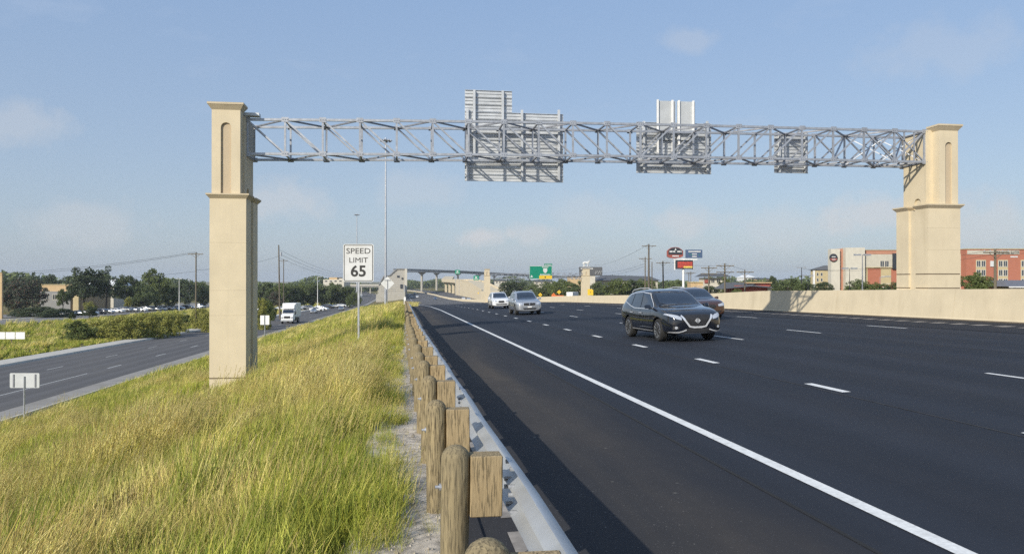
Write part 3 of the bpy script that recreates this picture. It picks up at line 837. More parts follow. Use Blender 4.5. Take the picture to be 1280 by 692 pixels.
# weeds on the verge right at the far end of the guardrail
lit = [(x, s_, zr(s_) + .0, sc_, rg.uniform(0, 6), rg.choice((3, 5, 7, 7, 7))) for x, s_, sc_ in [(rg.uniform(-.3, .30), rg.uniform(1, 40), rg.uniform(.12, .38)) for _ in range(170)]]
tag(scatter('dry_weeds', lit, 1.0), 'small dry weeds on the gravel strip under the posts', 'weeds', kind='stuff')
wd = [(x, s_, zr(s_) - .02, sc_, 0, 6) for x, s_, sc_ in [(rg.uniform(-.6, 2.4), rg.uniform(132, 176), rg.uniform(.7, 1.6)) for _ in range(240)]]
tag(scatter('dry_weeds', wd, 4.0), 'tan dry weeds at the far end of the guardrail', 'weeds', kind='stuff')

# ================================================================ trees and shrubs
def crown_mesh(name, seed, rx_, ry_, rz_, nclump, nleaf, leaf, mat, flat=.0, hollow=.35, low=-.55):
    rnd = np.random.RandomState(seed)
    cl = []
    while len(cl) < nclump:
        p = rnd.uniform(-1, 1, 3); d = np.linalg.norm(p)
        if d < 1 and d > hollow:
            if p[2] < low + .2 * rnd.rand(): continue
            cl.append(p)
    cl = np.array(cl); V = []; 
    for c in cl:
        r = rnd.uniform(.17, .34)
        n = int(nleaf * (r / .25) ** 2)
        d = rnd.normal(size=(n, 3)); d /= np.linalg.norm(d, axis=1)[:, None]
        rad = r * rnd.uniform(.55, 1.0, (n, 1))
        P = c + d * rad * np.array([1, 1, .75])
        V.append(P)
    P = np.concatenate(V) * np.array([rx_, ry_, rz_])
    n = len(P)
    a = rnd.normal(size=(n, 3)); a /= np.linalg.norm(a, axis=1)[:, None]
    b = rnd.normal(size=(n, 3)); b -= a * (a * b).sum(1)[:, None]; b /= np.linalg.norm(b, axis=1)[:, None]
    sz = leaf * rnd.uniform(.5, 1.25, (n, 1))
    q = np.stack([P - a * sz, P - b * sz * .6, P + a * sz, P + b * sz * .6], 1).reshape(-1, 3)
    me = bpy.data.meshes.new(name)
    me.vertices.add(4 * n); me.vertices.foreach_set('co', q.astype(np.float32).ravel())
    me.loops.add(4 * n); me.loops.foreach_set('vertex_index', np.arange(4 * n))
    me.polygons.add(n); me.polygons.foreach_set('loop_start', np.arange(n) * 4); me.polygons.foreach_set('loop_total', np.full(n, 4))
    me.materials.append(mat); me.update(calc_edges=True); me.validate()
    return me
def trunk_mesh(name, seed, h, r, spread, nl=5):
    rnd = random.Random(seed); mb = MB(); top = Vector((rnd.uniform(-.1, .1) * h, rnd.uniform(-.1, .1) * h, h))
    mid = top * .55; mb.tube((0, 0, -.3), mid, r, r * .72, 8); mb.tube(mid, top, r * .72, r * .35, 7)
    for i in range(nl):
        a = i * 2.4 + rnd.random(); st_ = mid.lerp(top, rnd.uniform(0, .7)); e = st_ + Vector((math.cos(a) * spread, math.sin(a) * spread, h * rnd.uniform(.35, .6)))
        mb.tube(st_, e, r * .4, r * .12, 6)
    return mb.mesh(name, M['bark'])
# unit prototypes: crown radius 1, centred at 0
CR = {}
for kind, mat, seeds in (('oak', 'oak', (1, 2)), ('dark', 'dark_leaf', (3, 4)), ('mid', 'mid_leaf', (5, 6)), ('light', 'light_leaf', (7,)), ('bloom', 'bloom_leaf', (8,))):
    for sd in seeds:
        CR.setdefault(kind, []).append(crown_mesh('crown', sd, 1, 1, 1, 62, 95, .060, M[mat]))
        CR.setdefault(kind + '_full', []).append(crown_mesh('crown', sd + 30, 1, 1, 1, 80, 90, .055, M[mat], low=-1.1))
TR = [trunk_mesh('trunk', k, 1, .06, .45) for k in range(3)]
rt = random.Random(5)
def tree(name, label, kind, px, D, wpx, ytop, group='trees beyond the roads', ybase=None, trunk=.38, cat='tree', X=None):
    """px: middle, wpx: crown width in photo pixels, ytop: top row"""
    p = W(px, HY, D); gz = ground_z(p.x, p.y)
    top = EYE - (ytop - HY) / F * D; h = top - gz
    rw = wpx / F * D / 2
    t = thing(name, label, cat, (p.x, p.y, gz), rt.uniform(0, 6), group)
    lo = h * (trunk * .45)
    c = bpy.data.objects.new('crown', rt.choice(CR[kind + ('_full' if trunk < .18 else '')])); link(c, t)
    c.location = (0, 0, (h + lo) / 2); c.scale = (rw * .92, rw * rt.uniform(.8, .95), (h - lo) / 2 * .92)
    tk = bpy.data.objects.new('trunk', rt.choice(TR)); link(tk, t); hh = h * .62
    tk.scale = (min(hh, rw * 1.3), min(hh, rw * 1.3), hh)
    return t
def shrub(label, kind, px, D, wpx, ytop, group='shrubs', name='shrub', depth=None):
    p = W(px, HY, D); gz = ground_z(p.x, p.y); h = (EYE - (ytop - HY) / F * D) - gz; rw = wpx / F * D / 2
    t = thing(name, label, 'shrub', (p.x, p.y, gz), -TH, group)
    c = bpy.data.objects.new('foliage', rt.choice(CR[kind + '_full'])); link(c, t)
    c.location = (0, 0, h * .34); c.scale = (rw * .95, (depth or rw) * .9, h * .66)
    return t
L_ = 'trees along the left skyline'
for a in [
 ('tree', 'dark flowering tree with pinkish crown at the left edge of the photo', 'bloom', 27, 240, 56, 346, None, .05),
 ('tree', 'low dark tree at the far left behind the pink flowering tree', 'dark', 11, 260, 30, 349, None, .1),
 ('tree', 'tall spreading dark oak, highest crown of the left skyline', 'dark', 104, 250, 44, 333, None, .25),
 ('tree', 'dark oak joined to the highest oak on its right side', 'dark', 132, 256, 34, 333, None, .25),
 ('tree', 'dark tree rising behind the tan building roof', 'dark', 62, 330, 36, 342, None, .2),
 ('tree', 'dark tree behind the pink flowering tree, left of the tan building', 'dark', 40, 330, 24, 343, None, .2),
 ('tree', 'olive oak between the highest dark oaks and the broad light oak', 'oak', 158, 268, 34, 343, None, .2),
 ('tree', 'broad lighter olive oak above the row of parked cars', 'mid', 194, 275, 40, 336, None, .15),
 ('tree', 'low olive oak right above the parked cars, below the broad light oak', 'oak', 178, 262, 36, 353, None, .12),
 ('tree', 'rounded oak beside the light pole of the car park', 'oak', 212, 285, 26, 352, None, .15),
 ('tree', 'dark oak behind the car park light pole', 'dark', 232, 330, 30, 349, None, .15),
 ('tree', 'dark oak just left of the near cream column', 'oak', 255, 340, 30, 351, None, .15),
 ('tree', 'small slim tree in front of the tan building', 'oak', 79, 215, 17, 361, None, .45),
 ('small_tree', 'round dark sapling by the drive, left one of two', 'dark', 90, 165, 9, 390, None, .3),
 ('small_tree', 'dark sapling by the drive, nearer the parked cars', 'dark', 112, 170, 20, 382, None, .3),
 ('small_tree', 'yellow green young tree behind the dark sapling', 'light', 112, 215, 18, 376, None, .25),
 ('small_tree', 'thin yellowish tree in front of the parked cars', 'light', 160, 240, 10, 370, None, .3),
]: tree(a[0], a[1], a[2], a[3], a[4], a[5], a[6], L_, a[7], a[8])
lab = ['closest to the near column', 'second right of the near column', 'behind the thin dark utility pole', 'above the white box truck', 'with reddish blossom above the box truck', 'right of the box truck', 'left of the white light pole', 'right of the white light pole', 'just left of the speed limit sign', 'behind the speed limit sign', 'right of the speed limit post', 'lowest and farthest right of the row', 'dipping towards the frontage road bend']
for i, (px, D, w_, yt) in enumerate([(328, 330, 22, 352), (340, 335, 22, 353), (352, 330, 22, 353), (362, 338, 24, 352), (345, 300, 18, 363), (378, 345, 24, 352), (390, 350, 22, 351), (403, 352, 22, 352), (414, 360, 22, 353), (426, 360, 22, 354), (436, 365, 18, 356), (445, 360, 14, 363), (437, 310, 9, 368)]):
    tree('tree', 'oak of the far row beyond the car park, ' + lab[i], 'bloom' if i == 4 else ('mid' if i % 3 == 2 else 'oak'), px, D, w_ * 1.25, yt, L_, None, .08)
# scrub on the field
sl = [('light', 128, 104, 62, 401), ('light', 152, 100, 50, 396), ('light', 182, 104, 54, 392), ('light', 205, 110, 38, 392), ('light', 218, 118, 34, 392), ('light', 250, 128, 24, 386), ('light', 262, 120, 26, 390), ('mid', 332, 138, 20, 374), ('light', 326, 128, 24, 374), ('mid', 339, 170, 14, 378), ('mid', 100, 98, 40, 402), ('mid', 236, 135, 26, 394)]
ll = ['left part of the tallest thicket in the field', 'middle of the tallest thicket in the field, yellow green', 'highest yellow green part of the thicket in the field', 'right end of the thicket in the field', 'low scrub trailing off right of the thicket', 'yellow green bush left of the near column', 'yellow green bush touching the near column', 'green bush left of the white box truck', 'yellow green bush just right of the near column', 'green bush behind the white box truck', 'low scrub at the left end of the thicket', 'low green bush by the wooden pole of the near verge']
for (k, px, D, w_, yt), l in zip(sl, ll): shrub(l, k, px, D, w_, yt, 'scrub bushes in the field')
for px, D, w_, yt, l in ((45, 200, 60, 383, 'low trimmed hedge mass in front of the pink flowering tree'), (72, 195, 50, 386, 'flat dark hedge bed left of the drive')):
    shrub(l, 'dark', px, D, w_, yt, 'hedges by the tan building', 'hedge')
# right side trees
R_ = 'trees beyond the barrier'
for a in [
 ('dark grey green tree between the far cream column and the silver suv', 'dark', 636, 330, 26, 350), ('dull green tree behind the silver suv', 'dark', 650, 340, 24, 351),
 ('low green tree under the left half of the green sign', 'oak', 664, 320, 20, 354), ('round green tree under the right half of the green sign', 'oak', 680, 300, 26, 351),
 ('broad green tree right of the green sign', 'mid', 700, 290, 34, 349), ('green tree left of the far right cream column', 'oak', 722, 285, 30, 350),
 ('dark green tree right of the far right cream column', 'oak', 750, 270, 26, 351), ('broad tree left of the black suv roof', 'mid', 772, 240, 36, 347),
 ('dark tree behind the black suv, left of the utility poles', 'dark', 790, 245, 30, 349), ('light olive tree behind the utility poles', 'mid', 808, 250, 30, 347),
 ('low olive tree between the poles and the white sign mast', 'oak', 843, 262, 26, 349), ('pale green tree before the dark roofed building', 'mid', 906, 160, 18, 346),
 ('dark low tree left of the red building', 'dark', 888, 165, 24, 356), ('small green tree at the red building corner', 'mid', 922, 128, 16, 360),
 ('pointed dark tree right of the red building', 'dark', 966, 190, 12, 343), ('olive tree over the barrier, left of the parking lamps', 'oak', 985, 165, 34, 347),
 ('green tree over the barrier beside the dark lamp', 'oak', 1003, 170, 30, 349), ('dark tree left of the hotel tower', 'dark', 1028, 160, 24, 351),
 ('green tree at the foot of the hotel tower', 'oak', 1068, 118, 26, 348), ('green tree under the hotel windows', 'mid', 1090, 116, 30, 351), ('olive tree touching the right cream column on its left', 'oak', 1112, 118, 30, 352),
 ('large round oak touching the right cream column on its right', 'mid', 1219, 84, 40, 339), ('low green tree under the hotel canopy', 'oak', 1252, 96, 36, 359), ('low green tree at the right edge of the photo', 'oak', 1277, 96, 34, 359),
]: tree('tree', a[0], a[1], a[2], a[3], a[4] * 1.12, a[5], R_, None, .06)
# far off wood along the horizon
def far_wood(name, label, parts, seed):
    rnd = np.random.RandomState(seed); P = []
    for (X0, s0, X1, s1, h, n) in parts:
        t = rnd.rand(n); x = X0 + (X1 - X0) * t + rnd.normal(size=n) * 6; y = s0 + (s1 - s0) * t + rnd.normal(size=n) * 14
        hh = h * (1 + .35 * np.sin(x * .05) + .25 * np.sin(x * .13 + 1)); z = rnd.rand(n) ** .8 * hh
        zb = np.array([min(ground_z(float(a), float(b), False), 50) for a, b in zip(x, y)])
        P.append(np.stack([x, y, zb + z], 1))
    P = np.concatenate(P); n = len(P)
    a = rnd.normal(size=(n, 3)); a /= np.linalg.norm(a, axis=1)[:, None]; b = rnd.normal(size=(n, 3)); b -= a * (a * b).sum(1)[:, None]; b /= np.linalg.norm(b, axis=1)[:, None]
    sz = rnd.uniform(.8, 1.9, (n, 1))
    q = np.stack([P - a * sz, P - b * sz * .7, P + a * sz, P + b * sz * .7], 1).reshape(-1, 3)
    me = bpy.data.meshes.new(name); me.vertices.add(4 * n); me.vertices.foreach_set('co', q.astype(np.float32).ravel()); me.loops.add(4 * n); me.loops.foreach_set('vertex_index', np.arange(4 * n)); me.polygons.add(n)
    me.polygons.foreach_set('loop_start', np.arange(n) * 4); me.polygons.foreach_set('loop_total', np.full(n, 4)); me.materials.append(M['oak']); me.update(calc_edges=True)
    o = bpy.data.objects.new(name, me); link(o); tag(o, label, 'wood', kind='stuff')
far_wood('far_wood', 'far off line of woods on the left horizon', [(-520, 430, -150, 520, 12, 16000), (-230, 620, -60, 900, 11, 9000)], 1)
far_wood('far_wood', 'far off line of woods on the right horizon', [(60, 1150, 420, 900, 11, 11000), (150, 560, 520, 420, 9, 11000)], 2)
pa, pb = W(500, 350, 1150), W(640, 350, 1300)
far_wood('far_wood', 'hazy line of woods seen under the flyover', [(pa.x, pa.y, pb.x, pb.y, 9, 7000), (-60, 900, 8, 1040, 8, 3000)], 3)
# ================================================================ vehicles
def car_body(spec):
    """loft + subdivision, arches cut with a boolean; returns (mesh, BVH). x forward, z up, ground at 0"""
    st = spec['st']; vs = []; fs = []
    for (x, w, zb, zbelt, zr_, wt) in st:
        half = [(0, zb), (.80 * w, zb), (.96 * w, zb + .07), (w, zb + .30 * (zbelt - zb)), (.985 * w, zb + .78 * (zbelt - zb)), (.945 * w, zbelt)]
        if zr_ - zbelt > .2: half += [(wt + .45 * (.945 * w - wt), zbelt + .5 * (zr_ - zbelt)), (wt + .04, zr_ - .07), (wt * .82, zr_ - .012), (0, zr_)]
        else: half += [(.88 * w, zbelt + .55 * (zr_ - zbelt)), (.74 * w, zbelt + .85 * (zr_ - zbelt)), (.45 * w, zr_ - .004), (0, zr_)]
        ring = [(x, y, z) for y, z in half] + [(x, -y, z) for y, z in half[-2:0:-1]]
        vs.append(ring)
    n = len(vs[0]); V = [p for r in vs for p in r]
    for j in range(len(vs) - 1):
        for k in range(n): fs.append((j * n + k, j * n + (k + 1) % n, (j + 1) * n + (k + 1) % n, (j + 1) * n + k))
    for j, rev in ((0, 0), (len(vs) - 1, 1)):
        b = j * n; h = n // 2
        for k in range(h):   # cap with quads across
            a0, a1 = k, k + 1; b0, b1 = (n - k) % n, (n - k - 1) % n
            q = [b + a0, b + a1, b + b1, b + b0]
            q = list(dict.fromkeys(q))
            if len(q) >= 3: fs.append(tuple(q if rev else q[::-1]))
    me = bpy.data.meshes.new('car'); me.from_pydata(V, [], fs)
    bm = bmesh.new(); bm.from_mesh(me); bmesh.ops.recalc_face_normals(bm, faces=bm.faces); bm.to_mesh(me); bm.free()
    o = bpy.data.objects.new('tmp_body', me); COL.objects.link(o)
    sb = o.modifiers.new('s', 'SUBSURF'); sb.levels = 3; sb.render_levels = 3
    cut = []
    for wx in spec['wheels']:
        mb = MB(); mb.tube((wx, -1.4, spec['wr'] + .01), (wx, 1.4, spec['wr'] + .01), spec['wr'] + .055, n=36)
        c = mb.build('tmp_cut', M['black']); cut.append(c)
        b = o.modifiers.new('b', 'BOOLEAN'); b.operation = 'DIFFERENCE'; b.solver = 'EXACT'; b.object = c
    dg = bpy.context.evaluated_depsgraph_get(); dg.update()
    ev = o.evaluated_get(dg); out = bpy.data.meshes.new_from_object(ev)
    bvh = BVHTree.FromPolygons([v.co.copy() for v in out.vertices], [tuple(p.vertices) for p in out.polygons])
    bpy.data.objects.remove(o)
    for c in cut: bpy.data.objects.remove(c)
    out.materials.clear()
    out.polygons.foreach_set('use_smooth', [True] * len(out.polygons)); out.set_sharp_from_angle(angle=R(35))
    return out, bvh
def decal(bvh, poly, axis, off=.006, thick=.012, step=.04, mirror=False, start=4.0):
    """polygon in the plane seen along an axis, laid on the body. axis 'f' front (y,z), 'r' rear (y,z), 's' +y side (x,z), 'n' -y side, 't' top (x,y)"""
    bm = bmesh.new(); f = bm.faces.new([bm.verts.new((p[0], p[1], 0)) for p in poly])
    xs_ = [p[0] for p in poly]; ys_ = [p[1] for p in poly]
    for ax, lo, hi in ((0, min(xs_), max(xs_)), (1, min(ys_), max(ys_))):
        k = max(1, int((hi - lo) / step))
        for i in range(1, k):
            c = lo + (hi - lo) * i / k; pc = (c, 0, 0) if ax == 0 else (0, c, 0); no = (1, 0, 0) if ax == 0 else (0, 1, 0)
            bmesh.ops.bisect_plane(bm, geom=bm.verts[:] + bm.edges[:] + bm.faces[:], plane_co=pc, plane_no=no)
    D = {'f': (Vector((start, 0, 0)), Vector((-1, 0, 0))), 'r': (Vector((-start, 0, 0)), Vector((1, 0, 0))), 's': (Vector((0, start, 0)), Vector((0, -1, 0))), 'n': (Vector((0, -start, 0)), Vector((0, 1, 0))), 't': (Vector((0, 0, start)), Vector((0, 0, -1)))}[axis]
    bad = []
    for v in bm.verts:
        a, b = v.co.x, v.co.y
        o_ = {'f': Vector((D[0].x, a, b)), 'r': Vector((D[0].x, a, b)), 's': Vector((a, D[0].y, b)), 'n': Vector((a, D[0].y, b)), 't': Vector((a, b, D[0].z))}[axis]
        h = bvh.ray_cast(o_, D[1])
        if h[0] is None: bad.append(v); continue
        nrm = h[1] if h[1].dot(D[1]) < 0 else -h[1]
        v.co = h[0] - D[1] * off * .5 + nrm * off
    if bad: bmesh.ops.delete(bm, geom=bad, context='VERTS')
    bm.normal_update()
    for f_ in bm.faces:
        if f_.normal.dot(D[1]) > 0: f_.normal_flip()
    r = bmesh.ops.solidify(bm, geom=bm.faces[:], thickness=-thick) if False else None
    vs = [tuple(v.co) for v in bm.verts]; bm.verts.index_update(); fs = [tuple(v.index for v in f_.verts) for f_ in bm.faces]
    bm.free(); return vs, fs
def decals(name, bvh, items, mat, parent, off=.006, step=.04, smooth_=True):
    mb = MB()
    for poly, ax in items:
        for p, a in ((poly, ax),):
            vs, fs = decal(bvh, p, a, off, step=step); mb.add(vs, fs)
    me = bpy.data.meshes.new(name); me.from_pydata(mb.v, [], mb.f); me.materials.append(mat)
    if smooth_: me.polygons.foreach_set('use_smooth', [True] * len(me.polygons))
    o = bpy.data.objects.new(name, me); return link(o, parent)
def mir(p): return [(-a, b) for a, b in p]
def stroke(pts, w):
    """closed polygon following a line"""
    L = []; Rr = []
    for i, p in enumerate(pts):
        a = Vector(pts[max(0, i - 1)]); b = Vector(pts[min(len(pts) - 1, i + 1)]); d = (b - a).normalized(); n_ = Vector((-d.y, d.x)) * w / 2
        L.append((p[0] + n_.x, p[1] + n_.y)); Rr.append((p[0] - n_.x, p[1] - n_.y))
    return L + Rr[::-1]
def wheel_meshes(r, w, spokes=5):
    t = MB(); t.lathe([(r * .66, -w / 2), (r * .90, -w / 2), (r * .985, -w * .38), (r, -w * .2), (r, w * .2), (r * .985, w * .38), (r * .90, w / 2), (r * .66, w / 2)], n=32, axis='y')
    tm = t.mesh('tyre', M['rubber'], smooth_=True)
    q = MB(); q.lathe([(r * .70, w * .49), (r * .67, w * .52), (r * .62, w * .44), (r * .60, w * .2)], n=32, axis='y', m=0)
    q.lathe([(r * .6, w * .15), (r * .59, w * .18)], n=24, axis='y', m=1)
    for i in range(spokes):
        for da in (-.14, .14):
            a = 2 * math.pi * i / spokes + da; b = 2 * math.pi * i / spokes + da * 1.8
            q.beam((math.cos(a) * r * .08, w * .40, math.sin(a) * r * .08), (math.cos(b) * r * .66, w * .46, math.sin(b) * r * .66), r * .11, w * .12)
    q.tube((0, w * .3, 0), (0, w * .47, 0), r * .16, r * .12, 12)
    return tm, q.mesh('rim', [M['alloy'], M['black']])
def add_wheels(root, spec, small=False):
    tm, rm = wheel_meshes(spec['wr'], spec.get('ww', .24), spec.get('spokes', 5))
    for wx in spec['wheels']:
        for sg in (1, -1):
            w_ = bpy.data.objects.new('wheel', tm); link(w_, root); w_.location = (wx, sg * (spec['hw'] - .13), spec['wr']); w_.rotation_euler = (0, .4 * wx, 0 if sg > 0 else math.pi)
            link(bpy.data.objects.new('rim', rm), w_)
def paint_body(me, mat):
    me.materials.append(mat); return me
def under(root, spec):
    mb = MB(); x0, x1 = spec['wheels'][0], spec['wheels'][1]; hw = spec['hw'] - .22
    mb.box(min(x0, x1) - .55, max(x0, x1) + .5, -hw, hw, .24, .62)
    mb.build('chassis', M['plastic'], root, bevel=.03)

SUV = dict(hw=.95, wr=.37, ww=.245, wheels=(1.40, -1.42), st=[
    # x, w, zb, zbelt, zroof, wt
    (-2.42, .74, .50, .98, 1.06, .5), (-2.38, .86, .40, 1.06, 1.16, .60), (-2.28, .91, .34, 1.10, 1.34, .64), (-2.02, .94, .30, 1.12, 1.56, .66), (-1.60, .955, .27, 1.09, 1.66, .68), (-.90, .96, .25, 1.05, 1.71, .70), (-.20, .96, .25, 1.02, 1.71, .70),
    (.30, .96, .25, 1.01, 1.655, .68), (.75, .96, .25, 1.02, 1.42, .72), (1.12, .96, .25, 1.04, 1.17, .78), (1.35, .955, .25, 1.03, 1.12, .7), (1.80, .945, .25, .98, 1.075, .6), (2.15, .91, .25, .90, .99, .6), (2.34, .83, .26, .80, .86, .5), (2.45, .68, .30, .70, .74, .4)])
def build_suv(name, label, body_mat, loc, rotz, detail='murano', group=None):
    root = thing(name, label, 'car', loc, rotz, group)
    me, bvh = car_body(SUV); me = paint_body(me, body_mat)
    body = link(bpy.data.objects.new('body', me), root)
    under(root, SUV); add_wheels(root, SUV)
    # glass
    ws = [(-.70, 1.13), (-.60, 1.56), (-.3, 1.60), (.3, 1.60), (.60, 1.56), (.70, 1.13), (.35, 1.10), (-.35, 1.10)]
    decals('windscreen', bvh, [(ws, 'f')], M['car_glass'], root, .008, .06)
    s1 = [(.92, 1.10), (.30, 1.52), (-.18, 1.57), (-.18, 1.075), (.5, 1.06)]
    s2 = [(-.25, 1.075), (-.25, 1.57), (-1.0, 1.55), (-1.12, 1.13), (-.8, 1.08)]
    s3 = [(-1.20, 1.15), (-1.08, 1.54), (-1.55, 1.48), (-1.95, 1.30), (-1.75, 1.22)]
    for ax in 'sn':
        for p in (s1, s2, s3): decals('side_window', bvh, [(p, ax)], M['car_glass'], root, .006, .08)
    decals('rear_window', bvh, [([(-.6, 1.18), (-.52, 1.5), (.52, 1.5), (.6, 1.18)], 'r')], M['car_glass'], root, .008, .08)
    tr_ = [stroke([(.95, 1.085), (.5, 1.045), (-.8, 1.065), (-1.2, 1.13), (-1.98, 1.30)], .022), stroke([(.98, 1.11), (.31, 1.55), (-.3, 1.605), (-1.05, 1.585), (-1.55, 1.515), (-1.98, 1.32)], .022)]
    decals('window_trim', bvh, [(p, ax) for p in tr_ for ax in 'sn'], M['chrome'], root, .012, .1)
    # doors
    dl = [stroke([(.78, 1.0), (.80, .5), (.70, .38)], .012), stroke([(-.22, 1.04), (-.22, .38)], .012), stroke([(-1.05, 1.06), (-1.10, .8), (-.92, .5), (-.92, .4)], .012)]
    decals('door_seam', bvh, [(p, ax) for p in dl for ax in 'sn'], M['black'], body, .003, .06)
    for ax, sg in (('s', 1), ('n', -1)):
        for hx in (-.08, -.98):
            mb = MB(); mb.box(hx - .11, hx + .11, sg * .945, sg * .985, .90, .925); mb.build('door_handle', M['chrome'] if detail == 'murano' else body_mat, root, bevel=.008)
        decals('sill_cladding', bvh, [([(-.98, .36), (.95, .36), (.95, .27), (-.98, .27)], ax)], M['plastic'], root, .010, .08)
        if detail == 'murano': decals('sill_chrome', bvh, [(stroke([(-.95, .36), (.95, .345)], .035), ax)], M['chrome'], root, .02, .1)
    # mirrors
    for sg in (1, -1):
        mb = MB(); mb.hexa([(.78, sg * .95, 1.06), (.95, sg * .97, 1.06), (.92, sg * 1.14, 1.07), (.80, sg * 1.14, 1.07)], [(.78, sg * .93, 1.17), (.92, sg * .95, 1.19), (.88, sg * 1.13, 1.20), (.80, sg * 1.13, 1.20)])
        m_ = mb.build('wing_mirror', body_mat, root, bevel=.02)
        mb = MB(); mb.box(.86, .90, sg * .84, sg * .98, 1.06, 1.10); mb.build('mirror_foot', M['plastic'], m_)
    for sg in (1, -1):
        pts = [(-1.75, 1.60), (-1.55, 1.68), (-.8, 1.745), (-.1, 1.74), (.18, 1.69)]
        mb = MB(); mb.path([Vector((x, sg * .62, z + .005)) for x, z in pts], .018, 6); mb.build('roof_rail', M['alu'] if detail != 'white' else M['alu'], root)
    # windscreen wipers and interior hints
    for y0 in (-.35, .3):
        mb = MB(); mb.tube((1.17, y0, 1.155), (1.03, y0 - .38, 1.25), .008, n=5); mb.build('wiper', M['black'], root)
    # front
    if detail == 'murano':
        g = [(-.46, .84), (-.24, .52), (0, .505), (.24, .52), (.46, .84), (.3, .865), (-.3, .865)]
        gr_ = decals('grille', bvh, [(g, 'f')], M['plastic'], root, .010, .035)
        v = stroke([(-.52, .84), (-.27, .50), (-.12, .475), (.12, .475), (.27, .50), (.52, .84)], .058)
        decals('chrome_v', bvh, [(v, 'f')], M['chrome'], root, .028, .03).name = 'grille_surround'
        for sg in (1, -1):
            hl = [(sg * .52, .79), (sg * .62, .85), (sg * .88, .915), (sg * .90, .885), (sg * .80, .81), (sg * .66, .74), (sg * .52, .71)]
            decals('headlight', bvh, [(hl, 'f')], M['lens'], root, .016, .03)
            fl = [(sg * .60, .50), (sg * .78, .53), (sg * .80, .42), (sg * .62, .42)]
            q = decals('fog_light_recess', bvh, [(fl, 'f')], M['plastic'], root, .012, .03)
            decals('fog_light', bvh, [([(sg * .70 + .045 * math.cos(a), .475 + .045 * math.sin(a)) for a in [k * math.pi / 6 for k in range(12)]], 'f')], M['lens'], root, .022, .02)
            decals('bumper_chrome', bvh, [(stroke([(sg * .86, .345), (sg * .62, .335), (sg * .50, .36), (sg * .38, .40)], .035), 'f')], M['chrome'], root, .022, .03)
        decals('lower_intake', bvh, [([(-.42, .44), (-.48, .33), (.48, .33), (.42, .44)], 'f')], M['plastic'], root, .012, .04)
        decals('skid_strip', bvh, [([(-.60, .318), (-.55, .285), (.55, .285), (.60, .318)], 'f')], M['galv_dark'], root, .016, .05)
        h = bvh.ray_cast(Vector((4, 0, .66)), Vector((-1, 0, 0)))[0]
        mb = MB(); n_ = 20
        pr = [(math.cos(2 * math.pi * k / n_), math.sin(2 * math.pi * k / n_)) for k in range(n_)]
        for k in range(n_):
            a, b = pr[k], pr[(k + 1) % n_]; mb.prism([(a[0] * .052, .68 + a[1] * .052), (a[0] * .07, .68 + a[1] * .07), (b[0] * .07, .68 + b[1] * .07), (b[0] * .052, .68 + b[1] * .052)], h.x + .0, h.x + .045, 'yz')
        mb.box(h.x, h.x + .05, -.085, .085, .664, .696)
        mb.build('emblem', M['chrome'], root)
    elif detail == 'silver':
        for sg in (1, -1):
            decals('grille', bvh, [([(sg * .03, .85), (sg * .40, .85), (sg * .44, .80), (sg * .40, .66), (sg * .03, .64)], 'f')], M['plastic'], root, .012, .035)
            decals('headlight', bvh, [([(sg * .50, .86), (sg * .86, .90), (sg * .90, .85), (sg * .82, .76), (sg * .52, .72)], 'f')], M['lens'], root, .014, .03)
            decals('fog_light', bvh, [([(sg * .68 + .05 * math.cos(a), .46 + .04 * math.sin(a)) for a in [k * math.pi / 5 for k in range(10)]], 'f')], M['lens'], root, .02, .02)
        decals('grille_surround', bvh, [(stroke([(-.46, .86), (-.42, .645), (0, .62), (.42, .645), (.46, .86), (0, .875), (-.46, .86)], .035), 'f')], M['chrome'], root, .02, .03)
        decals('lower_intake', bvh, [([(-.52, .50), (-.40, .38), (.40, .38), (.52, .50)], 'f')], M['plastic'], root, .012, .04)
        decals('number_plate', bvh, [([(-.15, .60), (-.15, .52), (.15, .52), (.15, .60)], 'f')], M['white'], root, .03, .05)
    else:
        decals('grille', bvh, [([(-.26, .80), (-.34, .70), (-.22, .60), (.22, .60), (.34, .70), (.26, .80)], 'f')], M['plastic'], root, .012, .035)
        for sg in (1, -1):
            decals('headlight', bvh, [([(sg * .44, .80), (sg * .84, .90), (sg * .88, .84), (sg * .74, .73), (sg * .46, .72)], 'f')], M['lens'], root, .014, .03)
        decals('lower_intake', bvh, [([(-.62, .50), (-.50, .38), (.50, .38), (.62, .50)], 'f')], M['plastic'], root, .012, .04)
    for sg in (1, -1):
        decals('tail_light', bvh, [([(sg * .55, 1.05), (sg * .86, 1.08), (sg * .86, .92), (sg * .55, .96)], 'r')], MATS['red_lens'], root, .012, .05)
    return root, body
m_, nt_, b_ = nodes('red_lens'); nt_.links.new(mix(nt_, noise_tex(nt_, 8), (.35, .01, .01), (.25, .01, .01)), b_.inputs['Base Color']); b_.inputs['Roughness'].default_value = .15
P_black = paint('black_car_paint', (.004, .006, .012), 0, .10); P_silver = paint('silver_car_paint', (.42, .44, .47), .6, .3); P_white = paint('white_car_paint', (.72, .73, .74), 0, .35)
P_brown = paint('maroon_car_paint', (.065, .028, .016), .2, .3); P_tan = paint('bronze_car_paint', (.20, .12, .05), .4, .35)
P_grey = paint('grey_car_paint', (.16, .17, .18), .4, .3); P_blue = paint('blue_car_paint', (.05, .08, .15), .3, .3); P_red = paint('red_car_paint', (.25, .03, .025), .1, .3)

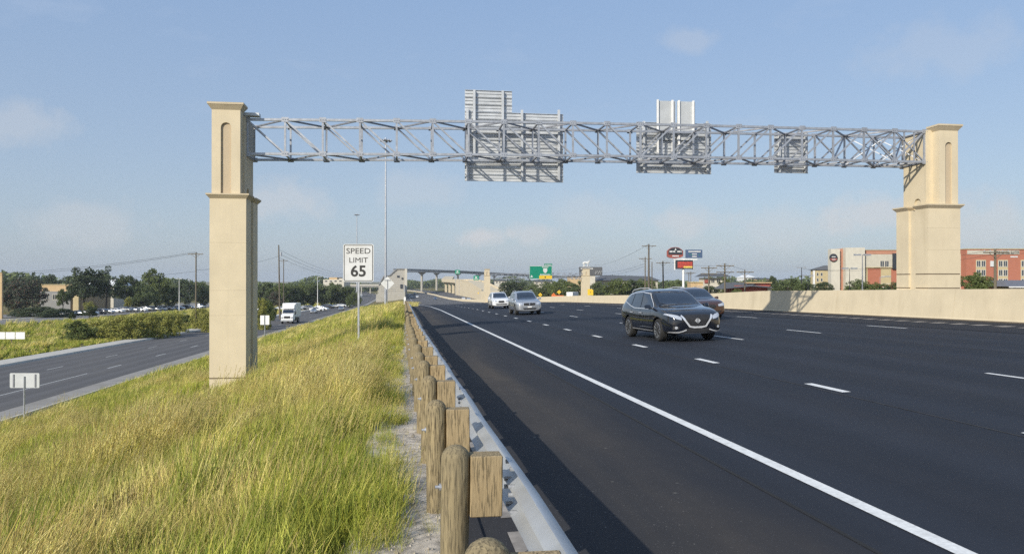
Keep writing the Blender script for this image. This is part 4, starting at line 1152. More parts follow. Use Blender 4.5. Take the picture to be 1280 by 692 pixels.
def on_road(o, s_, lift=0): return (rx(o, s_), s_, road_z(o, s_) + lift)
def slope_fix(obj, s_, o=10):
    """sit the car on the falling and banked road"""
    g_ = (zr(s_ + 3) - zr(s_ - 3)) / 6
    obj.rotation_mode = 'XYZ'
    m = Matrix.Rotation(math.atan(g_), 4, 'X') @ Matrix.Rotation(-.03, 4, 'Y') @ Matrix.Rotation(obj.rotation_euler.z, 4, 'Z')
    obj.rotation_euler = m.to_euler()
ROT = -math.pi / 2     # facing the camera (towards -y)
blk, _ = build_suv('parked_car', 'glossy black suv with chrome v shaped grille driving towards the camera', P_black, on_road(9.38, 26.5), ROT + .05, 'murano')
blk.name = 'black_suv'; slope_fix(blk, 26.5); blk.scale = (1.03, 1.03, 1.03)
sil, _ = build_suv('silver_suv', 'silver grey suv driving in the lane behind the black suv', P_silver, on_road(9.2, 58.5), ROT, 'silver'); slope_fix(sil, 58.5); sil.scale = (1.04, 1.02, 1.04)
whi, _ = build_suv('white_suv', 'white crossover driving just behind the silver suv', P_white, on_road(9.9, 80.5), ROT, 'white'); slope_fix(whi, 80.5)

SED = dict(hw=.90, wr=.32, ww=.21, wheels=(1.42, -1.30), st=[
    (-2.38, .70, .44, .84, .92, .5), (-2.33, .83, .36, .93, 1.02, .60), (-2.05, .89, .28, .97, 1.07, .60), (-1.70, .90, .25, .96, 1.10, .55), (-1.40, .905, .24, .94, 1.22, .56), (-.95, .91, .22, .92, 1.38, .57), (-.30, .91, .22, .90, 1.44, .58),
    (.25, .91, .22, .90, 1.41, .58), (.65, .91, .22, .90, 1.24, .62), (1.02, .91, .22, .90, 1.0, .68), (1.30, .90, .22, .88, .965, .6), (1.80, .88, .23, .82, .90, .6), (2.15, .84, .24, .74, .80, .5), (2.34, .74, .26, .64, .68, .5), (2.42, .6, .30, .56, .6, .4)])
def build_sedan(name, label, body_mat, loc, rotz, group=None, simple_=False):
    root = thing(name, label, 'car', loc, rotz, group)
    me, bvh = car_body(SED); paint_body(me, body_mat); link(bpy.data.objects.new('body', me), root)
    under(root, SED); add_wheels(root, SED)
    decals('windscreen', bvh, [([(-.64, 1.02), (-.54, 1.32), (.54, 1.32), (.64, 1.02)], 'f')], M['car_glass'], root, .008, .08)
    decals('rear_window', bvh, [([(-.6, 1.10), (-.5, 1.33), (.5, 1.33), (.6, 1.10)], 'r')], M['car_glass'], root, .008, .08)
    s1 = [(.82, .95), (.28, 1.28), (-.22, 1.33), (-.22, .95)]; s2 = [(-.28, .95), (-.28, 1.33), (-.95, 1.27), (-1.30, 1.08), (-1.2, .98)]
    for ax in 'sn':
        for p in (s1, s2): decals('side_window', bvh, [(p, ax)], M['car_glass'], root, .006, .08)
    for sg in (1, -1):
        decals('headlight', bvh, [([(sg * .46, .70), (sg * .78, .76), (sg * .80, .68), (sg * .48, .60)], 'f')], M['lens'], root, .012, .04)
        decals('tail_light', bvh, [([(sg * .50, .86), (sg * .80, .88), (sg * .80, .74), (sg * .50, .76)], 'r')], MATS['red_lens'], root, .012, .05)
    decals('grille', bvh, [([(-.36, .66), (-.30, .52), (.30, .52), (.36, .66)], 'f')], M['plastic'], root, .010, .05)
    for sg in (1, -1):
        mb = MB(); mb.box(.62, .74, sg * .90, sg * 1.03, .93, 1.04); mb.build('wing_mirror', body_mat, root, bevel=.02)
    return root
fr = lambda o, s_: (o - max(0, shift(s_)), s_, zf(s_))
s1 = build_sedan('silver_sedan', 'silver sedan on the frontage road following the box truck', P_silver, fr(-27.2, 240), ROT)
def flat(obj, s_):
    g_ = (zf(s_ + 3) - zf(s_ - 3)) / 6; obj.rotation_euler = (Matrix.Rotation(math.atan(g_), 4, 'X') @ Matrix.Rotation(obj.rotation_euler.z, 4, 'Z')).to_euler()
flat(s1, 240)
def kidtree(o): return [(c, kids(c)) for c in kids(o)]
ST_, UT_ = kidtree(s1), kidtree(whi)
def lod(tree, keep): return [(c, g if keep > 1 else []) for c, g in tree if c.name.split('.')[0] in ('body', 'wheel', 'windscreen', 'side_window', 'rear_window', 'chassis', 'headlight', 'tail_light')]
def car(kind, mat, loc, rotz, label, group, name=None):
    base, tree, key = (s1, ST_, 'silver_car_paint') if kind == 'sedan' else (whi, UT_, 'white_car_paint')
    c = copy_tree(base, loc, rotz, label, group, remap={key: mat}, tree=lod(tree, 1)); c.name = name or ('parked_car' if group and 'parked' in group else 'driving_car')
    c.scale = (1, 1, 1); return c
br = car('suv', P_brown, on_road(15.55, 40), ROT, 'maroon suv with dark windscreen half hidden behind the black suv', None, 'maroon_suv'); slope_fix(br, 40)
if 'group' in br: del br['group']
# the maroon car keeps the finer parts of the copied crossover
for c_, g_ in UT_:
    if c_.name.split('.')[0] in ('grille', 'lower_intake', 'window_trim', 'wing_mirror', 'roof_rail', 'door_handle'):
        n_ = c_.copy(); COL.objects.link(n_); n_.parent = br
        for sl in n_.material_slots:
            if sl.material == P_white: sl.link = 'OBJECT'; sl.material = P_brown
c = car('sedan', P_grey, fr(-21.8, 275), ROT, 'grey sedan on the frontage road nearest the grassy bank', None); flat(c, 275)
c = car('suv', P_grey, fr(-22.5, 330), ROT, 'dark car on the frontage road, seen just right of the speed limit post', None); flat(c, 330)
for i, (k, mt, o, s_, l) in enumerate([('sedan', P_blue, 16, 400, 'dark car beside the far bend of the highway barrier'), ('suv', P_white, 8.8, 520, 'white van-like car far down the highway'), ('sedan', P_black, 4.9, 500, 'black car far down the highway beside the white one'), ('sedan', P_grey, 5.2, 620, 'grey car farthest down the highway'), ('sedan', P_grey, 12.6, 690, 'tiny grey car at the end of the highway')]):
    c = car(k, mt, on_road(o, s_), ROT, l, 'cars far down the highway'); slope_fix(c, s_)
for i, (o, s_, l) in enumerate([(26.5, 318, 'white car beyond the barrier, right one of two'), (28.5, 372, 'white car beyond the barrier, left one of two')]):
    c = car('sedan' , P_white, (rx(o, s_), s_, zr(s_) + .62), -ROT, l, 'cars on the opposite road')
# parked rows
rp = random.Random(9); cols = [(P_white, 'white'), (P_grey, 'dark grey'), (P_silver, 'silver'), (P_black, 'black'), (P_blue, 'dark blue'), (P_grey, 'dark grey'), (P_white, 'white'), (P_black, 'black')]
slots = ['leftmost', 'second', 'third', 'fourth', 'fifth', 'sixth', 'seventh', 'eighth', 'ninth', 'tenth', 'eleventh', 'twelfth', 'thirteenth', 'fourteenth', 'fifteenth', 'sixteenth', 'seventeenth', 'eighteenth', 'nineteenth', 'twentieth']
k = 0
for i in range(20):
    s_ = 216 + i * 5.6 if i < 19 else 216 + 19 * 5.6; x = -90 + (s_ - 216) * .085 + rp.uniform(-.3, .3)
    mt, cn = cols[(i * 5 + i // 3) % 8]; kd = 'suv' if i % 3 == 1 else 'sedan'
    car(kd, mt, (x, s_, ground_z(x, s_) + .14), -.25 + rp.uniform(-.04, .04) + (math.pi if i % 4 == 0 else 0), f'{cn} {"suv" if kd == "suv" else "car"}, {slots[i]} from the left in the front row of the car park', 'cars parked left of the near column')
pos_ = ['left of the truck cab', 'above the truck roof', 'right of the truck box', 'behind the pale ute shaped car', 'mid row', 'left of the dark pole', 'under the white light pole', 'before the low trees', 'near the sidewalk', 'left of the sign post', 'under the speed limit sign', 'at the right end of the row']
for i, (px, D, kd, mi) in enumerate([(329, 236, 'sedan', 0), (336, 262, 'suv', 2), (352, 270, 'sedan', 0), (362, 282, 'sedan', 3), (371, 270, 'suv', 2), (380, 285, 'sedan', 0), (387, 272, 'suv', 1), (396, 252, 'sedan', 0), (402, 262, 'suv', 6), (411, 300, 'suv', 3), (419, 315, 'sedan', 1), (427, 335, 'sedan', 0)]):
    p = W(px, HY, D); car(kd, cols[mi][0], (p.x, p.y, ground_z(p.x, p.y) + .14), rp.uniform(-.4, .1), f'{cols[mi][1]} car parked behind the box truck, {pos_[i]}', 'cars parked beyond the frontage road')
sheet('car_park', [(-70, 225), (-38, 225), (-40, 420), (-82, 420)], M['lot'], .12)

# ---- box truck
def box_truck(loc):
    t = thing('box_truck', 'white box truck with tall cargo box driving on the frontage road', 'truck', loc, ROT)
    W_ = M['white']
    MB().box(-6.2, .6, -1.22, 1.22, 1.15, 3.75).build('cargo_box', W_, t, bevel=.04)
    q = MB()
    for sg in (1, -1):
        for x in (-4.9, -3.6, -2.3, -1.0): q.box(x - .02, x + .02, sg * 1.222, sg * 1.235, 1.2, 3.7)
        q.box(-6.2, .6, sg * 1.222, sg * 1.25, 1.15, 1.27)
    q.build('side_rib', M['alu_plain'], t)
    MB().hexa([(.6, -1.1, 2.6), (1.5, -1.0, 2.75), (1.5, 1.0, 2.75), (.6, 1.1, 2.6)], [(.6, -1.1, 3.6), (.9, -1.0, 3.45), (.9, 1.0, 3.45), (.6, 1.1, 3.6)]).build('wind_deflector', W_, t, bevel=.05)
    cab = MB(); prof = [(.65, .75), (.65, 2.6), (1.45, 2.62), (2.0, 1.85), (3.05, 1.62), (3.25, 1.35), (3.25, .60), (.65, .60)]
    cab.prism(prof, -1.08, 1.08, 'xz'); cb = cab.build('cab', W_, t, bevel=.06)
    MB().hexa([(1.52, -.92, 2.55), (2.0, -1.0, 1.93), (2.0, 1.0, 1.93), (1.52, .92, 2.55)], [(1.56, -.92, 2.58), (2.04, -1.0, 1.96), (2.04, 1.0, 1.96), (1.56, .92, 2.58)]).build('windscreen', M['car_glass'], t)
    for sg in (1, -1): MB().prism([(.85, 1.75), (.85, 2.4), (1.4, 2.4), (1.75, 1.9), (1.7, 1.75)], sg * 1.081, sg * 1.095, 'xz').build('side_window', M['car_glass'], t)
    MB().box(3.255, 3.30, -.55, .55, 1.0, 1.42).build('grille', M['plastic'], t, bevel=.02)
    MB().box(3.0, 3.42, -1.1, 1.1, .48, .78).build('bumper', M['alu_plain'], t, bevel=.04)
    for sg in (1, -1):
        MB().box(3.2, 3.29, sg * .68, sg * 1.02, 1.0, 1.28).build('headlight', M['lens'], t, bevel=.02)
        q = MB(); q.box(1.5, 1.6, sg * 1.2, sg * 1.4, 1.7, 2.3); q.tube((1.55, sg * 1.05, 2.2), (1.55, sg * 1.22, 2.2), .02); q.build('wing_mirror', M['plastic'], t)
    MB().box(-6.1, 2.9, -.45, .45, .55, .98).build('chassis', M['plastic'], t)
    MB().box(-3.0, .3, .7, 1.1, .45, 1.1).build('fuel_tank', M['plastic'], t, bevel=.05)
    tm, rm = wheel_meshes(.48, .28, 6)
    for x in (2.35, -3.9, -5.0):
        for sg in (1, -1):
            w_ = link(bpy.data.objects.new('wheel', tm), t); w_.location = (x, sg * .95, .48); w_.rotation_euler.z = 0 if sg > 0 else math.pi
            link(bpy.data.objects.new('rim', rm), w_)
    return t
tk = box_truck(fr(-22.9, 160)); flat(tk, 160); tk.scale = (1.08, 1.08, 1.08)
# ================================================================ small roadside signs
def gz(x, s): return ground_z(x, s)
def text_mesh(txt, size, mat, name='lettering', bold=.0, align='CENTER', sx=1.0):
    cu = bpy.data.curves.new('txt', 'FONT'); cu.body = txt; cu.size = size; cu.align_x = align; cu.align_y = 'CENTER'; cu.extrude = .0015; cu.offset = bold; cu.resolution_u = 3
    o = bpy.data.objects.new('txt', cu); COL.objects.link(o)
    dg = bpy.context.evaluated_depsgraph_get(); me = bpy.data.meshes.new_from_object(o.evaluated_get(dg))
    bpy.data.objects.remove(o); me.materials.clear(); me.materials.append(mat); me.name = name
    me.transform(Matrix.Scale(sx, 4, (1, 0, 0)) if sx != 1 else Matrix.Identity(4)); me.transform(Matrix.Rotation(math.pi / 2, 4, 'X'))   # stands in xz, faces -y
    return me
def put_text(txt, size, mat, parent, loc, bold=0, sx=1, name='lettering'):
    o = bpy.data.objects.new(name, text_mesh(txt, size, mat, name, bold, sx=sx)); link(o, parent); o.location = loc; return o
def rrect(x0, x1, z0, z1, r, n=5):
    P = []
    for cx, cz, a0 in ((x1 - r, z1 - r, 0), (x0 + r, z1 - r, 90), (x0 + r, z0 + r, 180), (x1 - r, z0 + r, 270)):
        for k in range(n + 1): a = R(a0 + 90 * k / n); P.append((cx + r * math.cos(a), cz + r * math.sin(a)))
    return P
M['sign_white'] = simple('sign_white', (.60, .61, .61), .5, 0, .05, 3, dirt=(.5, .49, .45))
M['sign_black'] = simple('sign_black', (.02, .02, .02), .5)
M['sign_green'] = simple('sign_green', (.0, .22, .13), .45, 0, .04, 1)
M['sign_yellow'] = simple('sign_yellow', (.75, .50, .03), .5, 0, .04, 1)
M['sign_orange'] = simple('sign_orange', (.75, .18, .04), .5, 0, .04, 1)
p = W(448, 0, 30.2); z0 = gz(p.x, p.y)
sp = thing('speed_limit_sign', 'white speed limit 65 sign on a thin metal post in the tall grass', 'road sign', (p.x, p.y, z0), -TH)
zc = EYE - (328.5 - HY) / F * 30.2 - z0; hw_, hh_ = .60, .74
MB().prism(rrect(-hw_, hw_, zc - hh_, zc + hh_, .07), 0, .012, 'xz').build('sign_plate', M['sign_white'], sp)
bd = MB(); o_ = rrect(-hw_ + .03, hw_ - .03, zc - hh_ + .03, zc + hh_ - .03, .05); i_ = rrect(-hw_ + .055, hw_ - .055, zc - hh_ + .055, zc + hh_ - .055, .035)
for k in range(len(o_)):
    k2 = (k + 1) % len(o_); bd.prism([o_[k], o_[k2], i_[k2], i_[k]], -.004, -.001, 'xz')
bd.build('border', M['sign_black'], sp)
put_text('SPEED', .31, M['sign_black'], sp, (0, -.004, zc + .46), 0, 1.16)
put_text('LIMIT', .29, M['sign_black'], sp, (0, -.004, zc + .10), 0, 1.1)
put_text('65', .60, M['sign_black'], sp, (0, -.004, zc - .34), .014, 1.05)
q = MB(); q.box(-.035, .035, .014, .06, -.4, zc + .55); q.build('post', M['galv'], sp)
# back of a white plate near the frontage road kerb
p = W(30.5, 0, 33.2); z0 = zf(p.y)
t = thing('road_sign', 'back of a small grey rectangular sign on a thin post beside the frontage road kerb', 'road sign', (p.x, p.y, z0), -TH)
top = EYE - (466 - HY) / F * 33.2 - z0; h_ = .64
MB().prism(rrect(-.64, .64, top - h_, top, .05), .03, .045, 'xz').build('sign_plate', M['alu_plain'], t)
q = MB()
for sg in (1, -1): q.box(sg * .47 - .025, sg * .47 + .025, .0, .028, top - h_ + .04, top - .05)
q.build('bracket', M['galv_dark'], t)
MB().tube((0, .01, -.3), (0, .01, top - h_ + .5), .033).build('post', M['galv'], t)
# twin plates by the kerb
p = W(331, 0, 95); z0 = zf(p.y)
t = thing('road_sign', 'pair of narrow white plates on a post beside the kerb, right of the near column', 'road sign', (p.x, p.y, z0), -TH)
top = EYE - (394 - HY) / F * 95 - z0
for sg in (1, -1): MB().box(sg * .32 - .24, sg * .32 + .24, 0, .02, top - 1.15, top).build('sign_plate', M['white'], t)
MB().tube((0, .06, -.3), (0, .06, top + .05), .05).build('post', M['galv'], t)
# white barricade boards on the left
p = W(14, 0, 88); z0 = gz(p.x, p.y)
t = thing('barricade_sign', 'three white boards side by side on a post in the left field', 'sign', (p.x, p.y, z0), -TH)
top = EYE - (414.8 - HY) / F * 88 - z0
for i, x in enumerate((-1.75, -.62, .52)): MB().box(x, x + 1.05, 0, .03, top - .80, top).build('board', M['white'], t)
MB().box(-1.75, 1.57, .03, .08, top - .5, top - .4).build('crossbar', M['galv'], t)
MB().box(-.05, .05, .03, .12, -.3, top - .1).build('post', M['pole'], t)
# diamond sign back
p = W(484.4, 0, 103); z0 = gz(p.x, p.y)
t = thing('diamond_sign', 'back of a pale diamond shaped warning sign on the crest of the bank', 'road sign', (p.x, p.y, z0), -TH)
zc = EYE - (354 - HY) / F * 103 - z0; d = .93
MB().prism([(0, zc - d), (d, zc), (0, zc + d), (-d, zc)], .0, .02, 'xz').build('sign_plate', M['sign_white'], t)
q = MB(); q.box(-.04, .04, -.06, -.005, -.4, zc + .5); q.build('post', M['galv_dark'], t)
MB().box(-.42, .42, -.075, -.062, zc + .40, zc + .46).build('bracket', M['galv_dark'], t)
for px, D, w_, yt, yb, l in ((512.5, 76, .30, 381, 395, 'taller white delineator plate at the guardrail'), (506, 118, .28, 371, 380, 'smaller white delineator plate beyond the taller one')):
    p = W(px, 0, D); z0 = gz(p.x, p.y); t = thing('delineator', l, 'marker', (p.x, p.y, z0), -TH)
    tp = EYE - (yt - HY) / F * D - z0; bt = EYE - (yb - HY) / F * D - z0
    MB().box(-w_ / 2, w_ / 2, 0, .02, bt, tp).build('marker_plate', M['white'], t)
    MB().box(-.03, .03, .02, .05, -.3, tp - .1).build('post', M['galv'], t)

# ================================================================ poles and wires
def tops(px, D, ytop): return EYE - (ytop - HY) / F * D
def mast(name, label, px, D, ytop, r, cat, lamps, mat='galv', group=None):
    p = W(px, 0, D); z0 = gz(p.x, p.y); h = tops(px, D, ytop) - z0
    t = thing(name, label, cat, (p.x, p.y, z0), -TH, group)
    MB().tube((0, 0, -.5), (0, 0, h), r, r * .4, 12).build('pole', M[mat], t)
    if lamps == 'ring':
        q = MB(); q.lathe([(.9, h - .15), (1.0, h - .1), (1.0, h + .02), (.9, h + .05)], n=16); q.tube((0, 0, h - .1), (0, 0, h + .5), .3, .2)
        for a in range(4): q.beam((0, 0, h), (math.cos(a * 1.57) * 1.0, math.sin(a * 1.57) * 1.0, h), .06)
        q.build('lamp_ring', M['galv'], t)
        for a in range(8):
            an = a * math.pi / 4; MB().tube((math.cos(an) * 1.35, math.sin(an) * 1.35, h - .35), (math.cos(an) * 1.15, math.sin(an) * 1.15, h + .05), .36, .22, 10).build('lamp', M['galv'], t)
    elif lamps == 'box':
        for sg in (-1, 1): MB().box(sg * .2, sg * .95, -.2, .2, h - .12, h + .06).build('lamp', M['galv'], t)
    elif lamps == 'one':
        MB().beam((0, 0, h - .1), (1.3, 0, h + .1), .1).build('arm', M[mat], t); MB().box(1.0, 1.8, -.2, .2, h, h + .15).build('lamp', M['galv'], t)
    return t
mast('light_mast', 'tall high mast light with a ring of lamps behind the truss', 482, 190, 175, .34, 'light mast', 'ring', group=None)
mast('light_mast', 'far high mast light rising above the speed limit sign', 446, 420, 268, .42, 'light mast', 'ring')
mast('light_pole', 'white car park light pole left of the near column', 224, 245, 348, .13, 'light pole', 'box', 'white')
mast('light_pole', 'short grey lamp post among the trees behind the car park', 209, 300, 350, .12, 'light pole', 'box', 'white')
mast('light_pole', 'far white light pole between trees and the near column', 237, 330, 349, .14, 'light pole', 'box', 'white')
mast('light_pole', 'white light pole standing above the oak row beyond the truck', 397, 330, 346, .18, 'light pole', 'one', 'white')
mast('light_pole', 'dark thin lamp post behind the barrier, left of the hotel tower', 1010, 140, 344, .09, 'light pole', 'box', 'plastic')
mast('light_pole', 'dark lamp post behind the barrier with flat head near the yellow building', 1002, 165, 334, .16, 'light pole', 'box', 'plastic')
mast('light_pole', 'thin lamp post in front of the hotel tower', 1062, 100, 335, .07, 'light pole', 'box', 'plastic')
mast('light_pole', 'grey lamp post in front of the hotel windows', 1078, 90, 318, .10, 'light pole', 'box', 'galv_dark')
mast('light_pole', 'curved yellow headed short lamp near the hotel windows', 1100, 130, 346, .06, 'light pole', 'one', 'galv')
def upole(label, px, D, ytop, arms=1, r=.16, mat='pole', group='utility poles', lean=0, slim=False):
    p = W(px, 0, D); z0 = gz(p.x, p.y); h = tops(px, D, ytop) - z0
    t = thing('utility_pole', label, 'utility pole', (p.x, p.y, z0), -TH, group)
    MB().tube((0, 0, -.6), (lean * h, 0, h), r, r * .65, 10).build('pole', M[mat], t)
    for k in range(arms):
        za = h - .35 - .9 * k
        q = MB(); q.box(lean * za - 1.25, lean * za + 1.25, -.26, -.14, za - .06, za + .06); q.beam((lean * za, -.15, za - .6), (lean * za + .7, -.2, za - .05), .04); q.beam((lean * za, -.15, za - .6), (lean * za - .7, -.2, za - .05), .04)
        ar = q.build('crossarm', M[mat], t)
        for x in (-1.15, -.6, .6, 1.15):
            MB().lathe([(.035, za + .06), (.06, za + .1), (.035, za + .14), (.05, za + .19), (.01, za + .24)], (lean * za + x, -.2, 0), n=8).build('insulator', M['alu_plain'], ar)
    if not slim and arms == 0:
        MB().tube((.28, -.1, h - 2.6), (.28, -.1, h - 1.7), .2, n=10).build('transformer', M['galv'], t)
    return t, Vector((p.x, p.y, z0 + h))
UP = {}
for key, a in dict(
    a=('wooden utility pole on the near side of the frontage road, left of the near column', 245, 128, 315, 1, .15),
    b=('tall dark leaning utility pole right of the near column', 350, 180, 306, 0, .20),
    c=('grey utility pole just behind the leaning dark one', 354.5, 215, 324, 1, .15),
    e=('tallest dark utility pole behind the black suv', 811, 135, 305, 1, .20), f=('grey utility pole with crossarm left of the tallest dark pole', 806.5, 150, 321, 1, .14), g=('short utility pole right of the tallest dark pole', 815, 160, 327, 0, .13),
    h=('dark utility pole with white crossarm left of the white sign mast', 829.5, 140, 326, 1, .17), i=('dark utility pole in front of the dark roofed building', 886, 120, 332, 2, .14), j=('grey utility pole with wide crossarm, right of the dark roofed building', 906, 108, 329, 2, .15),
    k=('dark utility pole before the red building', 931, 112, 337, 1, .12), l=('thin utility pole pair, left one behind the white sign mast', 861, 210, 340, 1, .13), m=('thin utility pole pair, right one behind the white sign mast', 863.5, 205, 339, 1, .13),
    n=('grey utility pole in front of the right hotel wing', 1244, 74, 311, 1, .16)).items():
    UP[key] = upole(a[0], a[1], a[2], a[3], a[4], a[5], lean=-.018 if key in 'bh' else 0, slim=key in 'eg')
def wire(label, pts, sag=.012, r=.02, n=14, name='power_line'):
    mb = MB()
    for a, b in zip(pts[:-1], pts[1:]):
        a, b = Vector(a), Vector(b); L = (b - a).length; prev = a
        for i in range(1, n + 1):
            q = a.lerp(b, i / n); q.z -= 4 * sag * L * (i / n) * (1 - i / n); mb.tube(prev, q, r, r, 4, caps=False); prev = q
    o = mb.build(name, M['plastic']); tag(o, label, 'power line', 'power lines'); return o
A = UP['a'][1]; B = UP['b'][1]; C_ = UP['c'][1]
wire('power line from the wooden pole out to the left edge of the photo, upper strand', [A + Vector((-.2, 0, 0)), W(-60, 342, 170)], r=.022)
wire('power line from the wooden pole out to the left edge of the photo, middle strand', [A + Vector((.3, 0, -.1)), W(-60, 345, 172)], r=.022)
wire('power line from the wooden pole to the leaning pole behind the near column', [A + Vector((0, 0, -3)), B + Vector((0, 0, -2.5))])
wire('power line running off to the left below the upper strands', [A + Vector((0, 0, -3.2)), W(-60, 352, 170)], r=.018)
for dz, nm in ((0, 'upper'), (-1.0, 'middle'), (-1.9, 'lower')):
    wire(f'power line from the leaning dark pole towards the overpass, {nm} strand', [B + Vector((0, 0, -1.2 + dz)), W(445, 341 + dz * -1.5, 520), W(506, 348, 900)], sag=.008, r=.03)
E_ = UP['e'][1]; H_ = UP['f'][1]
for dz, yy, nm in ((0, 331, 'topmost'), (-2.6, 340, 'middle'), (-3.6, 343, 'lowest')):
    wire(f'power line from the tallest dark pole to the left over the trees, {nm} strand', [(E_ if dz == 0 else H_) + Vector((0, 0, dz * .5)), W(745, yy, 300), W(600, 343, 700)], sag=.006, r=.022)
wire('power line between the dark pole and the wide armed grey pole', [UP['h'][1], UP['i'][1], UP['j'][1], UP['k'][1]], r=.012)
N_ = UP['n'][1]
for dz, nm in ((0, 'upper'), (-.5, 'lower')):
    wire(f'power line passing the right hotel wing, {nm} strand', [W(1003, 336, 150), N_ + Vector((0, 0, dz)), W(1330, 309, 60)], r=.012)

# ================================================================ buildings
class BF:
    """a building seen square on: local x in metres to the right, z from the photo rows"""
    def __init__(s, name, label, cat, px0, D, px1, rot=0):
        s.D = D; s.k = D / F; p = W(px0, 0, D); s.px0 = px0; s.z0 = gz(p.x, p.y)
        s.t = thing(name, label, cat, (p.x, p.y, s.z0), -TH + rot)
    def x(s, px): return (px - s.px0) * s.k
    def z(s, py): return EYE - (py - HY) * s.k - s.z0
    def box(s, name, mat, a, b, yt, yb, y0=0, y1=14, parent=None, base=False, bevel=0):
        return MB().box(s.x(a), s.x(b), y0, y1, -1.0 if base else s.z(yb), s.z(yt)).build(name, mat, parent or s.t, bevel=bevel)
    def window(s, a, b, yt, yb, y, parent=None, frame=None, mull=1):
        x0, x1, z0, z1 = s.x(a), s.x(b), s.z(yb), s.z(yt); f = MB(); w = .12
        f.box(x0 - w, x1 + w, y - .06, y - .003, z1, z1 + w); f.box(x0 - w, x1 + w, y - .09, y - .003, z0 - w * 1.3, z0)
        f.box(x0 - w, x0, y - .06, y - .003, z0, z1); f.box(x1, x1 + w, y - .06, y - .003, z0, z1)
        for i in range(1, mull + 1): xm = x0 + (x1 - x0) * i / (mull + 1); f.box(xm - .04, xm + .04, y - .05, y - .012, z0, z1)
        fo = f.build('window', frame or M['cream'], parent or s.t)
        MB().box(x0, x1, y - .02, y - .004, z0, z1).build('pane', M['win_glass'], fo); return fo
M['cream'] = stucco('cream_stucco', (.56, .53, .46)); M['pale'] = stucco('pale_panel_stucco', (.50, .47, .40)); M['terra'] = stucco('terracotta_stucco', (.40, .155, .10))
M['terra_light'] = stucco('light_terracotta_stucco', (.44, .22, .15)); M['navy'] = simple('navy_panel', (.03, .035, .045), .5); M['roof'] = simple('grey_shingles', (.10, .105, .115), .8, 0, .2, 4)
M['roof_blue'] = simple('metal_canopy_roof', (.16, .18, .22), .5, .2, .1, 2); M['tan'] = stucco('tan_stucco', (.52, .38, .22)); M['brickred'] = stucco('red_wall', (.30, .09, .075)); M['yellowish'] = stucco('pale_yellow_wall', (.48, .40, .24))
# hotel, left part
h = BF('hotel', 'terracotta and cream four storey hotel with square towers, left of the right cream column', 'hotel', 1037, 212, 1140)
h.box('tower', M['cream'], 1039, 1050, 311, 0, 0, 2.2, base=True); h.box('core', M['terra'], 1068, 1081, 313, 0, 2.3, 16, base=True)
h.box('recess_wall', M['terra_light'], 1049.5, 1056.5, 310.5, 0, 1.2, 3, base=True)
h.box('tower', M['cream'], 1056, 1080, 309.5, 0, -.6, 2.5, base=True)
w_ = h.box('wing', M['terra'], 1079.5, 1142, 317.5, 0, 1.0, 16, base=True)
h.box('parapet', M['terra_light'], 1079.8, 1142, 312.5, 317.4, .8, 16)
h.box('coping', M['yellowish'], 1079.8, 1142, 311.9, 312.5, .6, 16)
h.box('pale_band', M['pale'], 1081, 1117, 317.6, 334, .7, 1.1)
h.box('dark_bay', M['navy'], 1117, 1123, 316.5, 336, .3, 2)
h.box('band_trim', M['yellowish'], 1081, 1117, 333.6, 334.6, .6, .72)
for yt, yb in ((326, 333), (336.8, 344.5), (348, 354), (359, 366)):
    y = .7 if yt < 334 else 1.0
    for a, b in ((1081.2, 1083.2), (1102, 1106.5), (1107.8, 1112.3)) if yt < 334 else ((1081.2, 1085), (1104, 1108.5), (1110, 1114.5)): h.window(a, b, yt, yb, y)
for yt, yb in ((327, 331.5), (338, 343.5), (349, 355)): h.window(1049.9, 1052.2, yt, yb, 1.2, mull=0)
for a, b in ((1080.2, 1086.5), (1103, 1116)): h.box('window_surround', M['yellowish'], a, b, 335.4, 356, .93, .99)
e_ = MB(); e_.lathe([(1.0, -.35), (1.0, 0)], n=24, axis='y'); em = e_.build('round_sign', M['navy'], h.t); em.location = (h.x(1041.5), 0, h.z(322)); em.scale = (1.08, 1, 1.1)
q = MB(); q.prism([(-.75, -.62), (.0, -.85), (.75, -.62), (.9, -.15), (-.9, -.15)], -.39, -.355, 'xz'); q.build('red_band', M['brickred'], em)
q = MB(); q.box(-.5, .5, -.39, -.355, .12, .34); q.build('lettering', M['sign_white'], em); q = MB(); q.box(-.42, .42, -.43, -.395, -.52, -.34); q.build('lettering', M['sign_white'], em)
# hotel, right part
h = BF('hotel', 'terracotta hotel wing with lettering along its parapet, right of the right cream column', 'hotel', 1208, 205, 1330)
h.box('side_wing', M['pale'], 1185, 1208.5, 317, 0, 2.5, 14, base=True)
h.box('wing', M['terra'], 1208, 1340, 311.5, 0, 0, 18, base=True)
h.box('coping', M['yellowish'], 1207.5, 1340, 310.5, 311.4, -.2, 18)
h.box('sign_band', M['pale'], 1209, 1274, 312.8, 317.8, -.12, -.003)
put_text('SPRINGHILL SUITES', .98, M['navy'], h.t, (h.x(1258), -.16, h.z(315.6)), .02, .80)
h.box('small_sign', M['sign_white'], 1263, 1272, 320, 321.6, -.1, -.003)
for c0 in (1220.5, 1248, 1276.5, 1304):
    h.box('window_surround', M['yellowish'], c0 - .8, c0 + 11.8, 324.6, 362, -.09, -.02)
    for yt, yb in ((326, 332.8), (337.3, 344.3), (348.5, 355)):
        h.window(c0 + .2, c0 + 4.7, yt, yb, -.09); h.window(c0 + 6.3, c0 + 10.8, yt, yb, -.09)
q = MB(); h_ = h; q.hexa([(h.x(1231), -10, h.z(357.5)), (h.x(1340), -10, h.z(357.5)), (h.x(1340), 0, h.z(357.5)), (h.x(1231), 0, h.z(357.5))], [(h.x(1236), -6, h.z(350)), (h.x(1340), -6, h.z(350)), (h.x(1340), -.1, h.z(350)), (h.x(1236), -.1, h.z(350))])
cn = q.build('canopy', M['roof_blue'], h.t)
